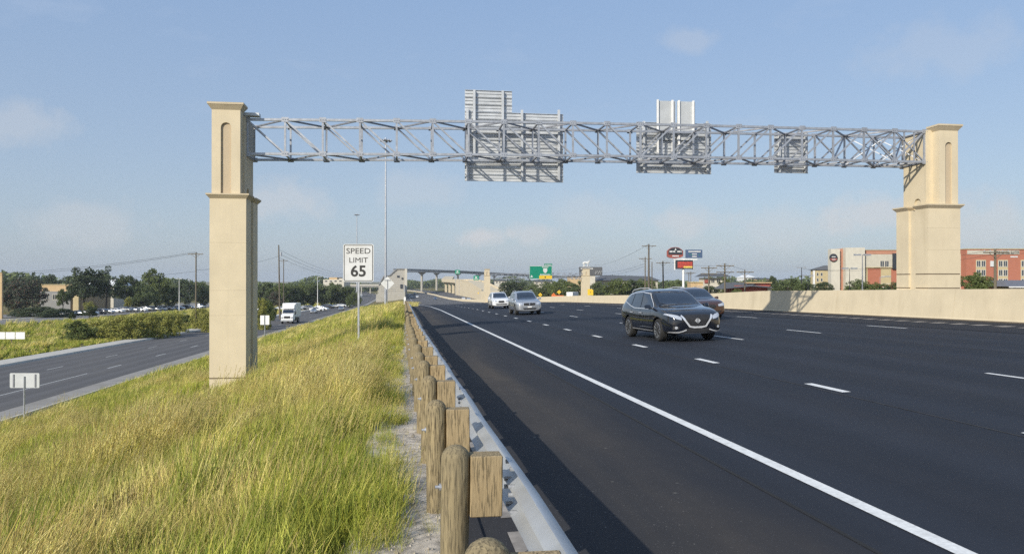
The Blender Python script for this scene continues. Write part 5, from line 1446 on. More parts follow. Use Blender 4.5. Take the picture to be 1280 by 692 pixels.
q = MB(); q.box(h.x(1231), h.x(1340), -10.1, -9.9, h.z(358.8), h.z(357.5)); q.build('fascia', M['white'], cn)
for px in (1236, 1262, 1290): MB().box(h.x(px) - .2, h.x(px) + .2, -9.6, -9.2, -.5, h.z(358.8)).build('canopy_post', M['cream'], h.t)
MB().box(h.x(1237.5), h.x(1243), -.25, -.02, h.z(333), h.z(326)).build('white_panel', M['sign_white'], h.t)
# yellow building behind the hotel tower
b = BF('building', 'pale yellow gabled building just left of the hotel tower', 'building', 1016, 300, 1040)
b.box('wall', M['yellowish'], 1017, 1045, 337, 0, 0, 3, base=True); b.box('corner_pilaster', M['white'], 1016.6, 1018.4, 338, 0, -.3, .5, base=True)
q = MB(); q.hexa([(b.x(1015), -.5, b.z(337.2)), (b.x(1046), -.5, b.z(337.2)), (b.x(1046), 3.6, b.z(337.2)), (b.x(1015), 3.6, b.z(337.2))], [(b.x(1033), 1.4, b.z(331.5)), (b.x(1046), 1.4, b.z(331.5)), (b.x(1046), 2.4, b.z(331.5)), (b.x(1033), 2.4, b.z(331.5))]); q.build('roof', M['roof'], b.t)
for yt in (341, 348): 
    for px in (1021, 1026): b.window(px, px + 2, yt, yt + 3.4, 0, mull=0)
# red building with dark roof
b = BF('restaurant', 'low red walled restaurant with dark sloping roof and cream corner', 'restaurant', 905, 150, 965)
b.box('wall', M['brickred'], 918, 962, 356.5, 0, 0, 6, base=True); b.box('cornice', M['tan'], 935, 966, 352.6, 353.8, .5, 6); b.box('parapet', M['brickred'], 936, 965.5, 353.8, 357, 1, 5.8)
b.box('lower_wall', M['cream'], 917, 950, 365, 0, -.4, .2, base=True); b.box('corner_pier', M['cream'], 959, 963.5, 358.5, 0, -.5, 1, base=True); b.box('window_bay', M['win_glass'], 952, 957.5, 363.5, 369, -.05, .1)
q = MB(); q.hexa([(b.x(900), -1.5, b.z(361)), (b.x(937), -1.5, b.z(357.6)), (b.x(937), 6.5, b.z(357.6)), (b.x(903), 6.5, b.z(361))], [(b.x(912), 2, b.z(352.8)), (b.x(950), 2, b.z(352.8)), (b.x(950), 4, b.z(352.8)), (b.x(912), 4, b.z(352.8))])
q.hexa([(b.x(937), -1.5, b.z(357.6)), (b.x(965), -1.5, b.z(359.8)), (b.x(965), 8, b.z(359.8)), (b.x(937), 8, b.z(357.6))], [(b.x(937), 3, b.z(354)), (b.x(950), 3, b.z(354)), (b.x(950), 6, b.z(354)), (b.x(937), 6, b.z(354))])
q.build('roof', M['roof'], b.t)
b = BF('restaurant', 'cream building with flat dark overhanging roof and small red sign', 'restaurant', 878, 190, 912)
b.box('wall', M['cream'], 881, 908, 347, 0, 0, 6, base=True); b.box('wing', M['tan'], 866, 882, 352.5, 0, 2, 6, base=True); b.box('wing_cornice', M['yellowish'], 865.5, 882, 352, 353.2, 1.8, 6.2)
q = MB(); q.hexa([(b.x(876.5), -1.5, b.z(345.6)), (b.x(912.5), -1.5, b.z(345.6)), (b.x(912.5), 7, b.z(345.6)), (b.x(876.5), 7, b.z(345.6))], [(b.x(882), 2, b.z(341.5)), (b.x(907), 2, b.z(341.5)), (b.x(907), 5, b.z(341.5)), (b.x(882), 5, b.z(341.5))]); q.build('roof', M['roof'], b.t)
b.box('red_sign', M['brickred'], 880.5, 886.5, 349.5, 353.5, -.4, -.01)
for px in (889, 896): b.window(px, px + 4, 349, 353, 0)
# long grey roofed building and others behind the trees
b = BF('warehouse', 'long low building with grey roof behind the trees, left of the utility poles', 'building', 745, 340, 820)
b.box('wall', M['pale'], 747, 822, 350, 0, 0, 30, base=True)
q = MB(); q.hexa([(b.x(744), -1, b.z(350.5)), (b.x(826), -1, b.z(350.5)), (b.x(826), 32, b.z(350.5)), (b.x(744), 32, b.z(350.5))], [(b.x(760), 8, b.z(343.6)), (b.x(816), 8, b.z(345)), (b.x(816), 24, b.z(345)), (b.x(760), 24, b.z(343.6))]); q.build('roof', M['roof'], b.t)
b = BF('building', 'tan flat roofed building right of the green sign', 'building', 712, 420, 735)
b.box('wall', M['tan'], 712, 728, 345.8, 0, 0, 18, base=True); b.box('roof', M['roof'], 711.5, 728.5, 344.6, 345.8, -.5, 18.5); b.box('rooftop_unit', M['roof'], 716, 719, 343.2, 344.6, 3, 6)
for px in (714, 719, 723): b.window(px, px + 2.4, 347.3, 348.6, 0, mull=0)
for lb, px0, px1, yt, D, mt in (('distant white flat building below the horizon left of the silver suv', 618, 633, 349, 700, 'cream'), ('distant pale building under the green sign', 668, 690, 350, 640, 'pale'), ('distant pale house right of the far left cream column', 640, 652, 351, 600, 'yellowish'), ('far white peaked roof above the red building', 930, 944, 345, 620, 'white'), ('far beige building right of the white peaked roof', 946, 966, 347, 560, 'tan'), ('far flat pale building left of the pale yellow gabled one', 985, 1003, 348, 600, 'cream')):
    b = BF('building', lb, 'building', px0, D, px1); b.box('wall', M[mt], px0, px1, yt + 1.6, 0, 0, 20, base=True)
    q = MB(); q.hexa([(b.x(px0 - .5), -1, b.z(yt + 1.6)), (b.x(px1 + .5), -1, b.z(yt + 1.6)), (b.x(px1 + .5), 21, b.z(yt + 1.6)), (b.x(px0 - .5), 21, b.z(yt + 1.6))], [(b.x(px0 + 4), 9, b.z(yt - (1.8 if mt == 'white' else 0))), (b.x(px1 - 4), 9, b.z(yt - (1.8 if mt == 'white' else 0))), (b.x(px1 - 4), 11, b.z(yt - (1.8 if mt == 'white' else 0))), (b.x(px0 + 4), 11, b.z(yt - (1.8 if mt == 'white' else 0)))]); q.build('roof', M['white' if mt == 'white' else 'roof'], b.t)
    for i in range(3): b.window(px0 + 2 + i * (px1 - px0 - 4) / 3, px0 + 4 + i * (px1 - px0 - 4) / 3, yt + 3, yt + 4.6, 0, mull=0)
# tan building on the left
b = BF('building', 'tan building with grey lower wall behind the left trees', 'building', 52, 262, 98)
b.box('wall', M['tan'], 50, 100, 356, 0, 1, 20, base=True); b.box('lower_wall', M['conc_dark'], 50, 88, 364, 0, 0, 1.02, base=True); b.box('parapet', M['yellowish'], 49.5, 100.5, 355.2, 356.2, .8, 20.2)
b.box('pier', M['yellowish'], 92, 99, 369, 0, -.4, 1.02, base=True)
b.box('doorway', M['navy'], 88.5, 92, 371, 380, .9, .99)
for px in (56, 66, 76): b.window(px, px + 5, 368, 374, 0)
b = BF('building', 'cream wall edge at the far left edge of the photo', 'building', -30, 180, 4); b.box('wall', M['tan'], -14, 2.3, 341, 0, 0, .5, base=True); b.box('parapet', M['yellowish'], -14.3, 2.6, 340, 341, -.1, .6)
b = BF('building', 'white roofed building showing between the dark oaks', 'building', 105, 330, 140); b.box('wall', M['pale'], 108, 142, 357, 0, 0, 16, base=True)
q = MB(); q.hexa([(b.x(106), -1, b.z(357)), (b.x(144), -1, b.z(357)), (b.x(144), 17, b.z(357)), (b.x(106), 17, b.z(357))], [(b.x(112), 6, b.z(349)), (b.x(136), 6, b.z(349)), (b.x(136), 10, b.z(349)), (b.x(112), 10, b.z(349))]); q.build('roof', M['white'], b.t)
for px in (112, 122): b.window(px, px + 4, 359, 362, 0)
b = BF('building', 'yellow and cream flat block on the horizon left of the speed limit sign', 'building', 404, 620, 428)
b.box('wall', M['cream'], 404, 430, 349.2, 0, 0, 24, base=True); b.box('upper_block', M['tan'], 411, 421, 346.5, 349.3, 1, 20); b.box('rooftop_unit', M['pale'], 423, 428, 347.8, 349.3, 2, 8)
for px in (406, 412, 418, 424): b.window(px, px + 3, 350.5, 352, 0, mull=0)

# ================================================================ overpass, ramp, far gantry
def thick_path(mb, pts, w, th, m=0):
    pts = [Vector(p) for p in pts]
    for i in range(len(pts) - 1):
        a, b = pts[i], pts[i + 1]
        def side(k):
            d = (pts[min(k + 1, len(pts) - 1)] - pts[max(k - 1, 0)]); n_ = Vector((-d.y, d.x, 0)).normalized() * w / 2; return n_
        na, nb = side(i), side(i + 1); up = Vector((0, 0, th))
        mb.hexa([a - na - up, a + na - up, b + nb - up, b - nb - up], [a - na, a + na, b + nb, b - nb], m)
ov = thing('overpass', 'long grey flyover curving across the far highway on round piers', 'bridge', tuple(W(508, 360, 700)))
dk = [W(500, 337.0, 690), W(512, 337.2, 760), W(528, 337.6, 850), W(546, 338.2, 930), W(572, 339.0, 1010), W(606, 340.8, 1080), W(645, 342.8, 1130), W(700, 345.2, 1180), W(790, 347.5, 1230)]
dk = [Vector((p.x, p.y, p.z)) for p in dk]
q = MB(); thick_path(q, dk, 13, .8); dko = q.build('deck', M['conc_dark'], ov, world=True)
q = MB()
for off in (-6.0, 6.0):
    pp = []
    for i, p in enumerate(dk):
        d = dk[min(i + 1, len(dk) - 1)] - dk[max(i - 1, 0)]; n_ = Vector((-d.y, d.x, 0)).normalized() * off; pp.append(p + n_ + Vector((0, 0, .9)))
    thick_path(q, pp, .5, .7)
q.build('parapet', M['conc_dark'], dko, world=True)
q = MB()
for off in (-4, -1.4, 1.4, 4):
    pp = []
    for i, p in enumerate(dk):
        d = dk[min(i + 1, len(dk) - 1)] - dk[max(i - 1, 0)]; n_ = Vector((-d.y, d.x, 0)).normalized() * off; pp.append(p + n_ - Vector((0, 0, 1.2)))
    thick_path(q, pp, 1.0, 1.1)
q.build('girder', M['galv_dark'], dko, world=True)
for px, D, yt in ((527.3, 848, 340.2), (545.8, 930, 340.8), (572.5, 1010, 341.6), (598, 1065, 343), (618, 1100, 344), (640, 1128, 345), (662, 1150, 346), (700, 1180, 347.4), (745, 1206, 348.4)):
    p = W(px, yt, D); zb = ground_z(p.x, p.y, False); m_ = MB(); m_.tube((p.x, p.y, zb - 1), (p.x, p.y, p.z - 2.0), 1.35, 1.35, 14)
    m_.hexa([(p.x - 1.6, p.y - 1.2, p.z - 2.6), (p.x + 1.6, p.y - 1.2, p.z - 2.6), (p.x + 1.6, p.y + 1.2, p.z - 2.6), (p.x - 1.6, p.y + 1.2, p.z - 2.6)], [(p.x - 4.6, p.y - 1.2, p.z - .1), (p.x + 4.6, p.y - 1.2, p.z - .1), (p.x + 4.6, p.y + 1.2, p.z - .1), (p.x - 4.6, p.y + 1.2, p.z - .1)])
    m_.build('pier', M['conc'], ov, world=True)
for i in range(11):
    px = 612 + i * 17; t_ = (px - 606) / 184; D = 1085 + t_ * 140; y = 341 + t_ * 6.2; p = W(px, y, D)
    m_ = MB(); m_.tube(p, p + Vector((0, 0, 4.6)), .15, .1, 6); m_.box(p.x - 1, p.x + 1, p.y - .3, p.y + .3, p.z + 4.5, p.z + 4.8); m_.build('lamp_post', M['galv_dark'], ov, world=True)
ab = thing('overpass_abutment', 'tall pale concrete end wall of the flyover rising behind the grassy crest', 'retaining wall', tuple(W(496, 370, 690)))
A_ = 700; q = MB(); za = W(480, 345, A_).z; zt = W(497, 337, A_).z; zb = -13
P = [(W(475, 0, A_).x, 356), (W(478, 0, A_).x, 351), (W(481, 0, A_).x, 345.5), (W(488, 0, A_).x, 344.5), (W(496.5, 0, A_).x, 336.9), (W(507, 0, A_).x, 336.9)]
poly = [(x, EYE - (y - HY) / F * A_) for x, y in P]; poly = [(poly[0][0], zb)] + poly + [(poly[-1][0] + .3, zb)]
q.prism(poly, 672, 690, 'xz'); wl = q.build('wall', M['conc'], ab, world=True)
q = MB(); q.box(P[-1][0] - .8, P[-1][0] + 1.2, 670, 691, zb, zt + .3); q.build('corner_pilaster', M['cream'], wl, world=True)
q = MB()
for k in range(1, 12):
    z = zt - k * 1.9
    q.box(poly[3][0] if z > za else poly[1][0] + 2, P[-1][0] - .9, 671.93, 671.99, z - .07, z + .07)
q.build('panel_joint', M['conc_dark'], wl, world=True)
q = MB()
for a, b in zip(poly[1:-2], poly[2:-1]): q.beam((a[0], 671.6, a[1] + .2), (b[0], 671.6, b[1] + .2), 1.0, .7)
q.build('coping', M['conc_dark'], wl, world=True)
for px, py, w_, h_ in ((502, 357.5, 2.2, 3.6), (498, 345.5, 2.0, 1.6), (503, 348, 1.4, 1.8), (494, 365.5, 5.5, 1.2)):
    p = W(px, py, A_ - 15); MB().box(p.x - w_ / 2, p.x + w_ / 2, 671.5, 671.9, p.z - h_ / 2, p.z + h_ / 2).build('opening', M['navy'], wl, world=True)
a, b = W(470, 366.5, 452), W(506.5, 364.5, 452)
MB().prism([(a.x, -13), (b.x, -13), (b.x, b.z), (a.x + 3, b.z), (a.x, a.z - 1)], a.y, a.y + 1.2, 'xz').build('wing_wall', M['conc'], ab, world=True)
MB().prism([(a.y + 1.2, -13), (672, -13), (672, -2), (a.y + 1.2, b.z)], b.x - .8, b.x, 'yz').build('wing_wall', M['conc'], ab, world=True)
# low overpass on the far left road
lo = thing('overpass', 'low flat bridge crossing the far end of the frontage road', 'bridge', tuple(W(460, 360, 780)))
q = MB(); thick_path(q, [W(440, 355.2, 800), W(498, 355.4, 770)], 11, 1.6); d_ = q.build('deck', M['conc'], lo, world=True)
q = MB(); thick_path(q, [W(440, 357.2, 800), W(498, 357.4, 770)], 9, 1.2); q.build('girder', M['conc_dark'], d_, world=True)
for px in (452, 463, 473, 484): p = W(px, 358, 785); MB().tube((p.x, p.y, -13), (p.x, p.y, p.z), .7).build('pier', M['conc'], lo, world=True)
# ramp
rp_ = thing('exit_ramp', 'cream retaining walled ramp climbing towards the flyover beyond the barrier', 'ramp', tuple(W(590, 372, 480)))
Rp = [(601, 363.5, 372), (596, 360, 410), (590, 356, 455), (584.5, 352.4, 505), (577, 350.6, 570), (569, 350.2, 640)]
q = MB()
pts = [W(a, b, D) for a, b, D in Rp]
for a, b in zip(pts[:-1], pts[1:]):
    za_, zb_ = ground_z(a.x, a.y, False) - 1, ground_z(b.x, b.y, False) - 1
    q.hexa([(a.x, a.y, za_), (a.x + 11, a.y, za_), (b.x + 11, b.y, zb_), (b.x, b.y, zb_)], [(a.x, a.y, a.z), (a.x + 11, a.y, a.z), (b.x + 11, b.y, b.z), (b.x, b.y, b.z)])
rw = q.build('retaining_wall', M['stucco'], rp_, world=True)
q = MB()
for off in (0, 10.6):
    for a, b in zip(pts[:-1], pts[1:]): q.hexa([(a.x + off - .15, a.y, a.z + .003), (a.x + off + .35, a.y, a.z + .003), (b.x + off + .35, b.y, b.z + .003), (b.x + off - .15, b.y, b.z + .003)], [(a.x + off - .15, a.y, a.z + 1.0), (a.x + off + .3, a.y, a.z + 1.0), (b.x + off + .3, b.y, b.z + 1.0), (b.x + off - .15, b.y, b.z + 1.0)])
q.build('parapet', M['stucco'], rw, world=True)
q = MB(); ext = [W(569, 350.2, 640), W(560, 349.8, 720), W(552, 349.6, 800), W(556, 346, 900)]
for a, b in zip(ext[:-1], ext[1:]): q.hexa([(a.x, a.y, a.z - 2.2), (a.x + 11, a.y, a.z - 2.2), (b.x + 11, b.y, b.z - 2.2), (b.x, b.y, b.z - 2.2)], [(a.x, a.y, a.z + .9), (a.x + 11, a.y, a.z + .9), (b.x + 11, b.y, b.z + .9), (b.x, b.y, b.z + .9)])
q.build('bridge_span', M['stucco'], rp_, world=True)
for px, D in ((569.5, 660), (565, 700), (560.5, 745), (556, 790)):
    p = W(px, 353, D); m_ = MB(); m_.box(p.x, p.x + 2.2, p.y - 1, p.y + 1, -13, p.z + 1.0); m_.box(p.x - 1.4, p.x + 10, p.y - 1.1, p.y + 1.1, p.z - .6, p.z + .6); m_.build('pier', M['stucco'], rp_, world=True)
for px, py, D, l in ((598.5, 366, 395, 'yellow warning board on the ramp wall left of the far column'),):
    p = W(px, py, D); t = thing('warning_sign', l, 'road sign', (p.x, p.y - 3, ground_z(p.x, p.y - 3, False)), -TH); d = 1.0; zc = p.z - t.location.z
    MB().prism([(0, zc - d), (d, zc), (0, zc + d), (-d, zc)], 0, .03, 'xz').build('sign_plate', M['sign_yellow'], t); MB().box(-.05, .05, .03, .12, -.2, zc).build('post', M['galv'], t)
# far gantry with its green sign
FS_ = 216.0
fg = thing('sign_gantry', 'distant cream columned gantry over the opposite road carrying the green sign', 'gantry', (23.5, FS_, -5))
xl = W(609.8, 0, FS_).x; xr_ = W(735, 0, FS_ + 3).x; gzf = zr(FS_) + .6
make_column(fg, xl - .8, 1, FS_, 1.6, 2.0, gzf - .5, zl=1.9 + 1.2, ztop=5.1, grooves=(), wall_top=4.6)
make_column(fg, xr_ + 1.1, -1, FS_, 2.2, 2.0, gzf - .5, zl=1.9 + 1.2, ztop=5.25, grooves=(), wall_top=4.6)
lat_truss(fg, xl + .8, xr_ - 1.0, FS_ + .4, FS_ + 1.9, 2.2, 2.4, 1.5, 16, .12, .08, mid=8, split=False)
FSG = FS_ - .3
def gsign():
    X0, Z1 = onplane(661.8, 332, FSG); X1, _ = onplane(690.2, 332, FSG); _, Z0 = onplane(661.8, 348.6, FSG); Xm, _ = onplane(674, 332, FSG)
    t = thing('green_sign', 'large green highway guide sign with yellow strip on the distant gantry', 'road sign', ((X0 + X1) / 2, FSG, Z0))
    k = FSG / F * 1.01
    MB().box(X0, X1, FSG - .02, FSG + .1, Z0, Z1).build('sign_plate', M['sign_green'], t, world=True)
    q = MB(); w_ = .12
    for a, b, c, d in ((X0, X1, Z1 - w_, Z1), (X0, X1, Z0, Z0 + w_), (X0, X0 + w_, Z0 + w_, Z1 - w_), (X1 - w_, X1, Z0 + w_, Z1 - w_)): q.box(a + .02, b - .02, FSG - .035, FSG - .022, c, d)
    q.build('border', M['sign_white'], t, world=True)
    MB().box(Xm, X1 - .05, FSG - .055, FSG - .04, Z0 + .02, Z0 + 1.0).build('yellow_panel', M['sign_yellow'], t, world=True)
    tb = MB(); Xa, Zt = onplane(680.5, 329.3, FSG); tb.box(Xa, X1, FSG - .02, FSG + .08, Z1 + .02, Zt).build('exit_tab', M['sign_green'], t, world=True)
    xs_, zs_ = onplane(681.5, 338, FSG)
    MB().prism([(xs_ - .55, zs_ + .65), (xs_ - .62, zs_ - .1), (xs_ - .3, zs_ - .6), (xs_, zs_ - .75), (xs_ + .3, zs_ - .6), (xs_ + .62, zs_ - .1), (xs_ + .55, zs_ + .65)], FSG - .06, FSG - .04, 'xz').build('shield', M['sign_white'], t, world=True)
    q = MB()
    for i in range(8): q.box(xs_ - 1.45 + i * .38, xs_ - 1.2 + i * .38, FSG - .05, FSG - .025, zs_ - 1.35, zs_ - 1.0)
    for i in range(5): q.box(xs_ - .9 + i * .38, xs_ - .65 + i * .38, FSG - .05, FSG - .025, zs_ + .82, zs_ + 1.08)
    for i in range(5): q.box(Xa + .25 + i * .38, Xa + .5 + i * .38, FSG - .05, FSG - .025, Z1 + .18, Z1 + .42)
    xa, zz = onplane(664.5, 345.5, FSG); q.prism([(xa - .4, zz - .2), (xa + .4, zz - .2), (xa, zz + .45)], FSG - .05, FSG - .025, 'xz')
    q.build('lettering', M['sign_white'], t, world=True)
    xa, zz = onplane(681.5, 346.5, FSG); MB().prism([(xa - .3, zz + .2), (xa + .3, zz + .2), (xa, zz - .3)], FSG - .08, FSG - .057, 'xz').build('arrow', M['sign_black'], t, world=True)
gsign()
for px, py, D, l in ((571.8, 339.7, 560, 'small far green sign, left one of two before the flyover'), (595.2, 347.2, 520, 'small far green sign, lower right one of two before the flyover')):
    p = W(px, py, D); z0 = ground_z(p.x, p.y, False); t = thing('green_sign', l, 'road sign', (p.x, p.y, z0), -TH); zc = p.z - z0
    MB().box(-1.8, 1.8, 0, .1, zc - 1.5, zc + 1.5).build('sign_plate', M['sign_green'], t); q = MB(); q.box(-.6, .6, -.04, -.01, zc - .1, zc + .8); q.box(-1.3, 1.3, -.04, -.01, zc - .9, zc - .6); q.build('lettering', M['sign_white'], t)
    for sg in (-1, 1): MB().tube((sg * 1.2, .2, -.5), (sg * 1.2, .2, zc + 1), .14).build('post', M['galv'], t)
# construction signs
for nm, px, py, D, mt, shp, l in (('warning_sign', 675.3, 368.3, 262, 'sign_yellow', 'd', 'yellow diamond sign just right of the silver suv'), ('warning_sign', 698.8, 364.8, 262, 'sign_yellow', 'd', 'higher yellow diamond sign left of the far right cream column'), ('warning_sign', 692, 368.5, 262, 'sign_orange', 'd', 'orange triangle topped sign between two yellow diamonds'), ('warning_sign', 738, 365, 205, 'sign_yellow', 's', 'yellow square sign at the foot of the far right cream column')):
    p = W(px, py, D); z0 = ground_z(p.x, p.y, False); t = thing(nm, l, 'road sign', (p.x, p.y, z0), -TH); zc = p.z - z0; d = .72
    poly = [(0, zc - d), (d, zc), (0, zc + d), (-d, zc)] if shp == 'd' else [(-.75, zc - .8), (.75, zc - .8), (.75, zc + .6), (.3, zc + .85), (-.75, zc + .8)]
    MB().prism(poly, 0, .03, 'xz').build('sign_plate', M[mt], t); MB().box(-.05, .05, .03, .12, -.2, zc).build('post', M['galv'], t)
    MB().tube((0, -.03, zc - .05), (0, -.005, zc - .05), .13, n=10).build('symbol', M['sign_black'], t)
t = W(697, 370, 258); z0 = ground_z(t.x, t.y, False)
o = thing('traffic_barrel', 'orange plastic barrier row below the yellow diamonds', 'barrier', (t.x, t.y, z0), -TH); 
h_ = EYE - (369 - HY) / F * 258 - z0; q = MB(); q.prism([(-2.2, 0), (2.2, 0), (2.0, h_), (-2.0, h_)], 0, .5, 'xz'); q.build('barrier_body', M['sign_orange'], o); q = MB(); q.box(-1.9, 1.9, -.02, -.005, h_ * .6, h_ * .75); q.build('stripe', M['white'], o)
t = W(718.5, 366.5, 250); z0 = ground_z(t.x, t.y, False)
c = copy_tree(tk, (t.x, t.y, z0 + .1), ROT + 2.6, 'white truck parked among trees left of the far right cream column', tree=kidtree(tk)); c.name = 'parked_truck'; c.scale = (.85, .85, .85)
# statue billboard
b = BF('billboard', 'dark billboard with white longhorn statue on top, behind the far right column', 'sign', 738, 330, 752)
b.box('sign_panel', M['roof'], 724, 753, 333.5, 344.5, 0, .6); b.box('white_frame', M['sign_white'], 728, 736, 338, 341.5, -.06, -.003)
b.box('mount_column', M['cream'], 733, 744, 341, 0, .2, 2.4, base=True)
put_text('RANDOLPH', .95, M['sign_white'], b.t, (b.x(734), -.05, b.z(335.2)), .02, .95) if False else None
q = MB()
for i in range(9): q.box(b.x(726 + i * 1.75), b.x(727.2 + i * 1.75), -.08, -.005, b.z(336.4), b.z(334.8))
for i in range(7): q.beam((b.x(744 + i * 1.1), -.05, b.z(342.5 - (i % 3) * 1.2)), (b.x(745 + i * 1.1), -.05, b.z(338.5 + (i % 2) * 1.5)), .28, .1)
q.build('lettering', M['sign_white'], b.t)
# bull figure: one skinned body
me = bpy.data.meshes.new('bull'); k = b.k; cx, cz = b.x(732.8), b.z(333.4)
vv = [(0, 0, 1.75), (-1.05, 0, 1.7), (1.05, 0, 1.85), (1.55, 0, 2.2), (2.05, 0, 1.95), (-.95, .28, .9), (-1.1, .28, .0), (-.85, -.28, .9), (-.7, -.28, .0), (.95, .28, .9), (1.15, .28, .0), (.85, -.28, .9), (.6, -.28, .0), (-1.45, 0, 1.75), (-1.75, 0, 1.0), (1.6, .5, 2.45), (1.6, 1.0, 2.9), (1.6, -.5, 2.45), (1.6, -1.0, 2.9)]
ee = [(0, 1), (0, 2), (2, 3), (3, 4), (1, 5), (5, 6), (1, 7), (7, 8), (2, 9), (9, 10), (2, 11), (11, 12), (1, 13), (13, 14), (3, 15), (15, 16), (3, 17), (17, 18)]
rr = [.52, .48, .5, .3, .17, .2, .1, .2, .1, .19, .1, .19, .1, .1, .06, .09, .05, .09, .05]
me.from_pydata([(cx + x * .95, 1.0 + y, cz + z * .95 * 1.15) for x, y, z in vv], ee, [])
so = bpy.data.objects.new('statue', me); link(so, b.t); sk = so.modifiers.new('skin', 'SKIN'); ly = me.skin_vertices[0] if me.skin_vertices else None
if ly is None:
    bm = bmesh.new(); bm.from_mesh(me); bm.verts.layers.skin.verify(); bm.to_mesh(me); bm.free(); ly = me.skin_vertices[0]
for i, v in enumerate(ly.data): v.radius = (rr[i], rr[i])
ly.data[0].use_root = True
so.modifiers.new('sub', 'SUBSURF').render_levels = 1; me.materials.append(M['sign_white'])
b.box('statue_base', M['sign_white'], 728, 738, 332.6, 333.4, .3, 1.8)
# hotel pylon sign
b = BF('pylon_sign', 'tall white masted sign with rounded blue and red board, blue board and led screen', 'sign', 854.8, 150, 880)
MB().tube((0, .4, -.5), (0, .4, b.z(323)), .24, .2, 14).build('mast', M['white'], b.t)
b.box('crossbeam', M['white'], 842, 872, 323.3, 324.6, .2, .6); b.box('side_bar', M['white'], 843.2, 844.4, 324.6, 337, .25, .55); b.box('side_bar', M['white'], 866.2, 867.4, 324.6, 337, .25, .55)
def pts(L): return [(b.x(a), b.z(c)) for a, c in L]
o1 = MB().prism(pts([(834, 320.5), (834, 313.5), (836, 311.5), (839.5, 309.3), (844, 308.6), (848.5, 309.3), (852, 311.5), (854, 313.5), (854, 320), (851, 321.6), (844, 322.8), (837.5, 322.2)]), 0, .5, 'xz').build('board', M['brickred'], b.t)
MB().prism(pts([(835.6, 318), (835.6, 312.8), (839.5, 309.9), (844, 309.1), (848.5, 309.9), (852.6, 312.8), (853.2, 318)]), -.05, -.003, 'xz').build('blue_field', MATS['navy_panel'], o1)
q = MB()
for a, c in ((836.8, 840.6), (841.4, 844), (846.5, 850.5), (851, 851.8)): q.box(b.x(a), b.x(c), -.09, -.053, b.z(315.2), b.z(313.4))
q.prism(pts([(843.2, 312.6), (844.4, 309.8), (845.6, 312.6)]), -.09, -.053, 'xz'); q.box(b.x(840.5), b.x(848.5), -.04, -.008, b.z(320.6), b.z(319.2)); q.build('lettering', M['sign_white'], o1)
M['sign_blue'] = simple('blue_board', (.06, .10, .19), .5, 0, .04, 1)
o1 = b.box('board', M['sign_blue'], 857.5, 878, 312, 322.2, 0, .5)
q = MB(); q.box(b.x(860.5), b.x(875.8), -.05, -.003, b.z(315), b.z(313.6)); q.box(b.x(865), b.x(871), -.05, -.003, b.z(318), b.z(316.8)); q.box(b.x(865), b.x(871), -.05, -.003, b.z(321), b.z(319.8)); q.build('lettering', M['sign_white'], o1)
q = MB(); 
for a, c in ((862, 317.6), (864.2, 318.2), (874.2, 318.4)): q.box(b.x(a) - .08, b.x(a) + .08, -.05, -.003, b.z(c) - .08, b.z(c) + .08)
q.build('green_dot', M['sign_green'], o1)
o1 = b.box('led_cabinet', M['navy'], 844.6, 866, 325, 336, 0, .6)
m_, nt_, b_ = nodes('led_red'); b_.inputs['Base Color'].default_value = (.2, .03, .02, 1); b_.inputs['Emission Color'].default_value = (.75, .08, .05, 1)
nt_.links.new(ramp(nt_, noise_tex(nt_, 5, 3), .4, .6, .15, .55), b_.inputs['Emission Strength'])
MB().box(b.x(847), b.x(865.5), -.04, -.003, b.z(334.6), b.z(327)).build('screen', m_, o1)
m2, nt_, b_ = nodes('led_yellow'); b_.inputs['Base Color'].default_value = (.4, .3, .05, 1); b_.inputs['Emission Color'].default_value = (.9, .7, .2, 1); nt_.links.new(ramp(nt_, noise_tex(nt_, 9, 3), .35, .6, .1, .6), b_.inputs['Emission Strength'])
MB().box(b.x(854.5), b.x(865.5), -.06, -.043, b.z(334.6), b.z(332.6)).build('screen_text', m2, o1)

# ================================================================ light, sky, camera
el = math.atan(1 / math.hypot(1.33, 1.40)); azr = math.atan2(-1.33, -1.40)
w = bpy.data.worlds.new('World'); SC.world = w; w.use_nodes = True; nt = w.node_tree
sk = nt.nodes.new('ShaderNodeTexSky'); sk.sky_type = 'NISHITA'; sk.sun_disc = False; sk.sun_elevation = el; sk.sun_rotation = azr % (2 * math.pi)
sk.air_density = 1.0; sk.dust_density = 1.2; sk.ozone_density = 1.5
tc = nt.nodes.new('ShaderNodeTexCoord')
mp = nt.nodes.new('ShaderNodeMapping'); mp.inputs['Scale'].default_value = (1, 1, 3.2); nt.links.new(tc.outputs['Generated'], mp.inputs[0])
n1 = nt.nodes.new('ShaderNodeTexNoise'); n1.inputs['Scale'].default_value = 5.2; n1.inputs['Detail'].default_value = 7; n1.inputs['Roughness'].default_value = .55; nt.links.new(mp.outputs[0], n1.inputs['Vector'])
cf = ramp(nt, n1.outputs['Fac'], .57, .76, 0, .40)
c = mix(nt, cf, sk.outputs[0], (5.4, 5.6, 6.0))
# thin veil: greyer towards the horizon, bluer above
sep = nt.nodes.new('ShaderNodeSeparateXYZ'); nt.links.new(tc.outputs['Generated'], sep.inputs[0])
vc = mix(nt, ramp(nt, sep.outputs[2], .0, .34), (2.75, 3.3, 4.05), (2.05, 2.98, 4.6))
c = mix(nt, .72, c, vc)
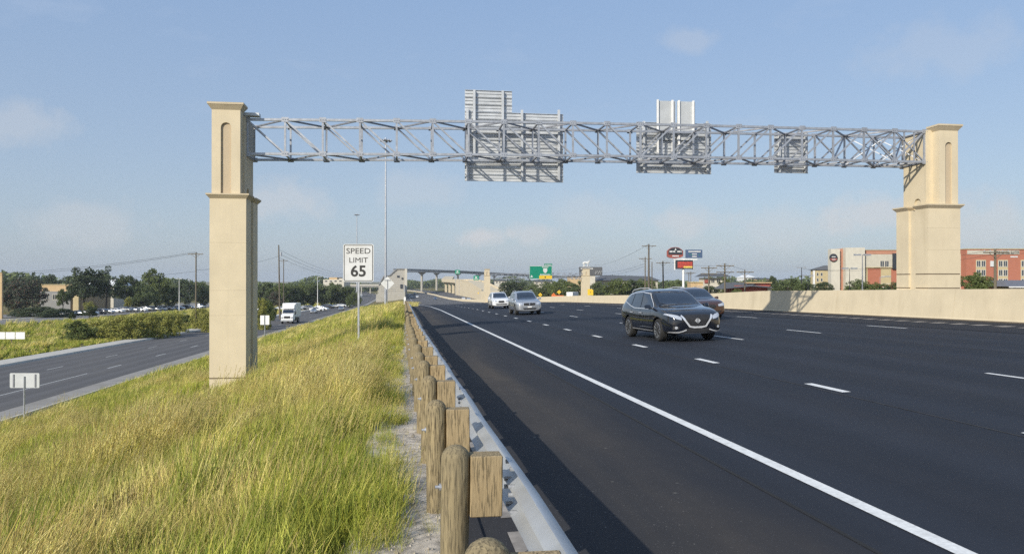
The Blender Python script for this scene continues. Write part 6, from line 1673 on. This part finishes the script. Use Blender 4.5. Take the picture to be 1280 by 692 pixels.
# a few soft low cumulus puffs
nrm = nt.nodes.new('ShaderNodeVectorMath'); nrm.operation = 'NORMALIZE'; nt.links.new(tc.outputs['Generated'], nrm.inputs[0])
n2 = nt.nodes.new('ShaderNodeTexNoise'); n2.inputs['Scale'].default_value = 22; n2.inputs['Detail'].default_value = 6; n2.inputs['Roughness'].default_value = .6; nt.links.new(nrm.outputs[0], n2.inputs['Vector'])
for px, py, sz, op in ((606, 296, .026, .75), (665, 292, .028, .35), (22, 155, .05, .22), (860, 50, .026, .16), (1095, 266, .045, .42), (868, 278, .036, .34), (350, 252, .05, .30), (1235, 280, .06, .32), (520, 235, .05, .16), (740, 265, .05, .16), (110, 285, .05, .22), (980, 285, .05, .2), (1180, 60, .06, .12)):
    d = W(px, py, 1000) - Vector((0, 0, EYE)); d.normalize()
    sb = nt.nodes.new('ShaderNodeVectorMath'); sb.operation = 'SUBTRACT'; sb.inputs[1].default_value = d; nt.links.new(nrm.outputs[0], sb.inputs[0])
    ml = nt.nodes.new('ShaderNodeVectorMath'); ml.operation = 'MULTIPLY'; ml.inputs[1].default_value = (1, 1, 2.3); nt.links.new(sb.outputs[0], ml.inputs[0])
    ln = nt.nodes.new('ShaderNodeVectorMath'); ln.operation = 'LENGTH'; nt.links.new(ml.outputs[0], ln.inputs[0])
    ad = nt.nodes.new('ShaderNodeMath'); ad.operation = 'MULTIPLY_ADD'; ad.inputs[1].default_value = -sz * 3.2; nt.links.new(n2.outputs['Fac'], ad.inputs[0]); nt.links.new(ln.outputs['Value'], ad.inputs[2])
    c = mix(nt, ramp(nt, ad.outputs[0], -sz * .15, -sz * 1.1, 0, min(.8, op * 1.5)), c, (4.35, 4.4, 4.55))
nt.links.new(c, nt.nodes['Background'].inputs[0]); nt.nodes['Background'].inputs[1].default_value = SKYSTR
sun = bpy.data.lights.new('sun', 'SUN'); sun.energy = SUNSTR; sun.angle = R(.6); sun.color = (1.0, .93, .80)
so = bpy.data.objects.new('sun', sun); COL.objects.link(so); so.rotation_euler = Vector((1.33, 1.40, -1)).to_track_quat('-Z', 'Y').to_euler()
cam = bpy.data.cameras.new('camera'); cam.lens = 27.0; cam.sensor_width = 36; cam.clip_start = .05; cam.clip_end = 9000
co = bpy.data.objects.new('camera', cam); COL.objects.link(co); co.location = (0, 0, EYE)
co.rotation_euler = (math.pi / 2 + 4 / F, 0, -TH); SC.camera = co
SC.view_settings.view_transform = 'Standard'; SC.view_settings.look = 'None'; SC.view_settings.exposure = EXPO; SC.view_settings.gamma = 1
SC.view_settings.use_curve_mapping = False
SC.cycles.max_bounces = 6; SC.cycles.transparent_max_bounces = 4
# thin haze over the plain: the far overpass and skyline fade, near things stay clear
hz = MB().box(-3300, 4300, -140, 6400, -16, 60).build('haze', None) if False else None
if HAZE > 0:
    mb = MB(); mb.box(-3100, 4100, -130, 6100, -15, 55)
    mh = bpy.data.materials.new('haze_air'); mh.use_nodes = True; nh = mh.node_tree; nh.nodes.clear()
    oh = nh.nodes.new('ShaderNodeOutputMaterial'); vh = nh.nodes.new('ShaderNodeVolumePrincipled'); vh.inputs['Color'].default_value = (.80, .87, .96, 1); vh.inputs['Density'].default_value = HAZE; vh.inputs['Anisotropy'].default_value = .1
    nh.links.new(vh.outputs[0], oh.inputs['Volume'])
    hz = mb.build('haze', mh); tag(hz, kind='stuff', label='thin pale haze over the far road and skyline')

SC.cycles.use_denoising = DENOISE
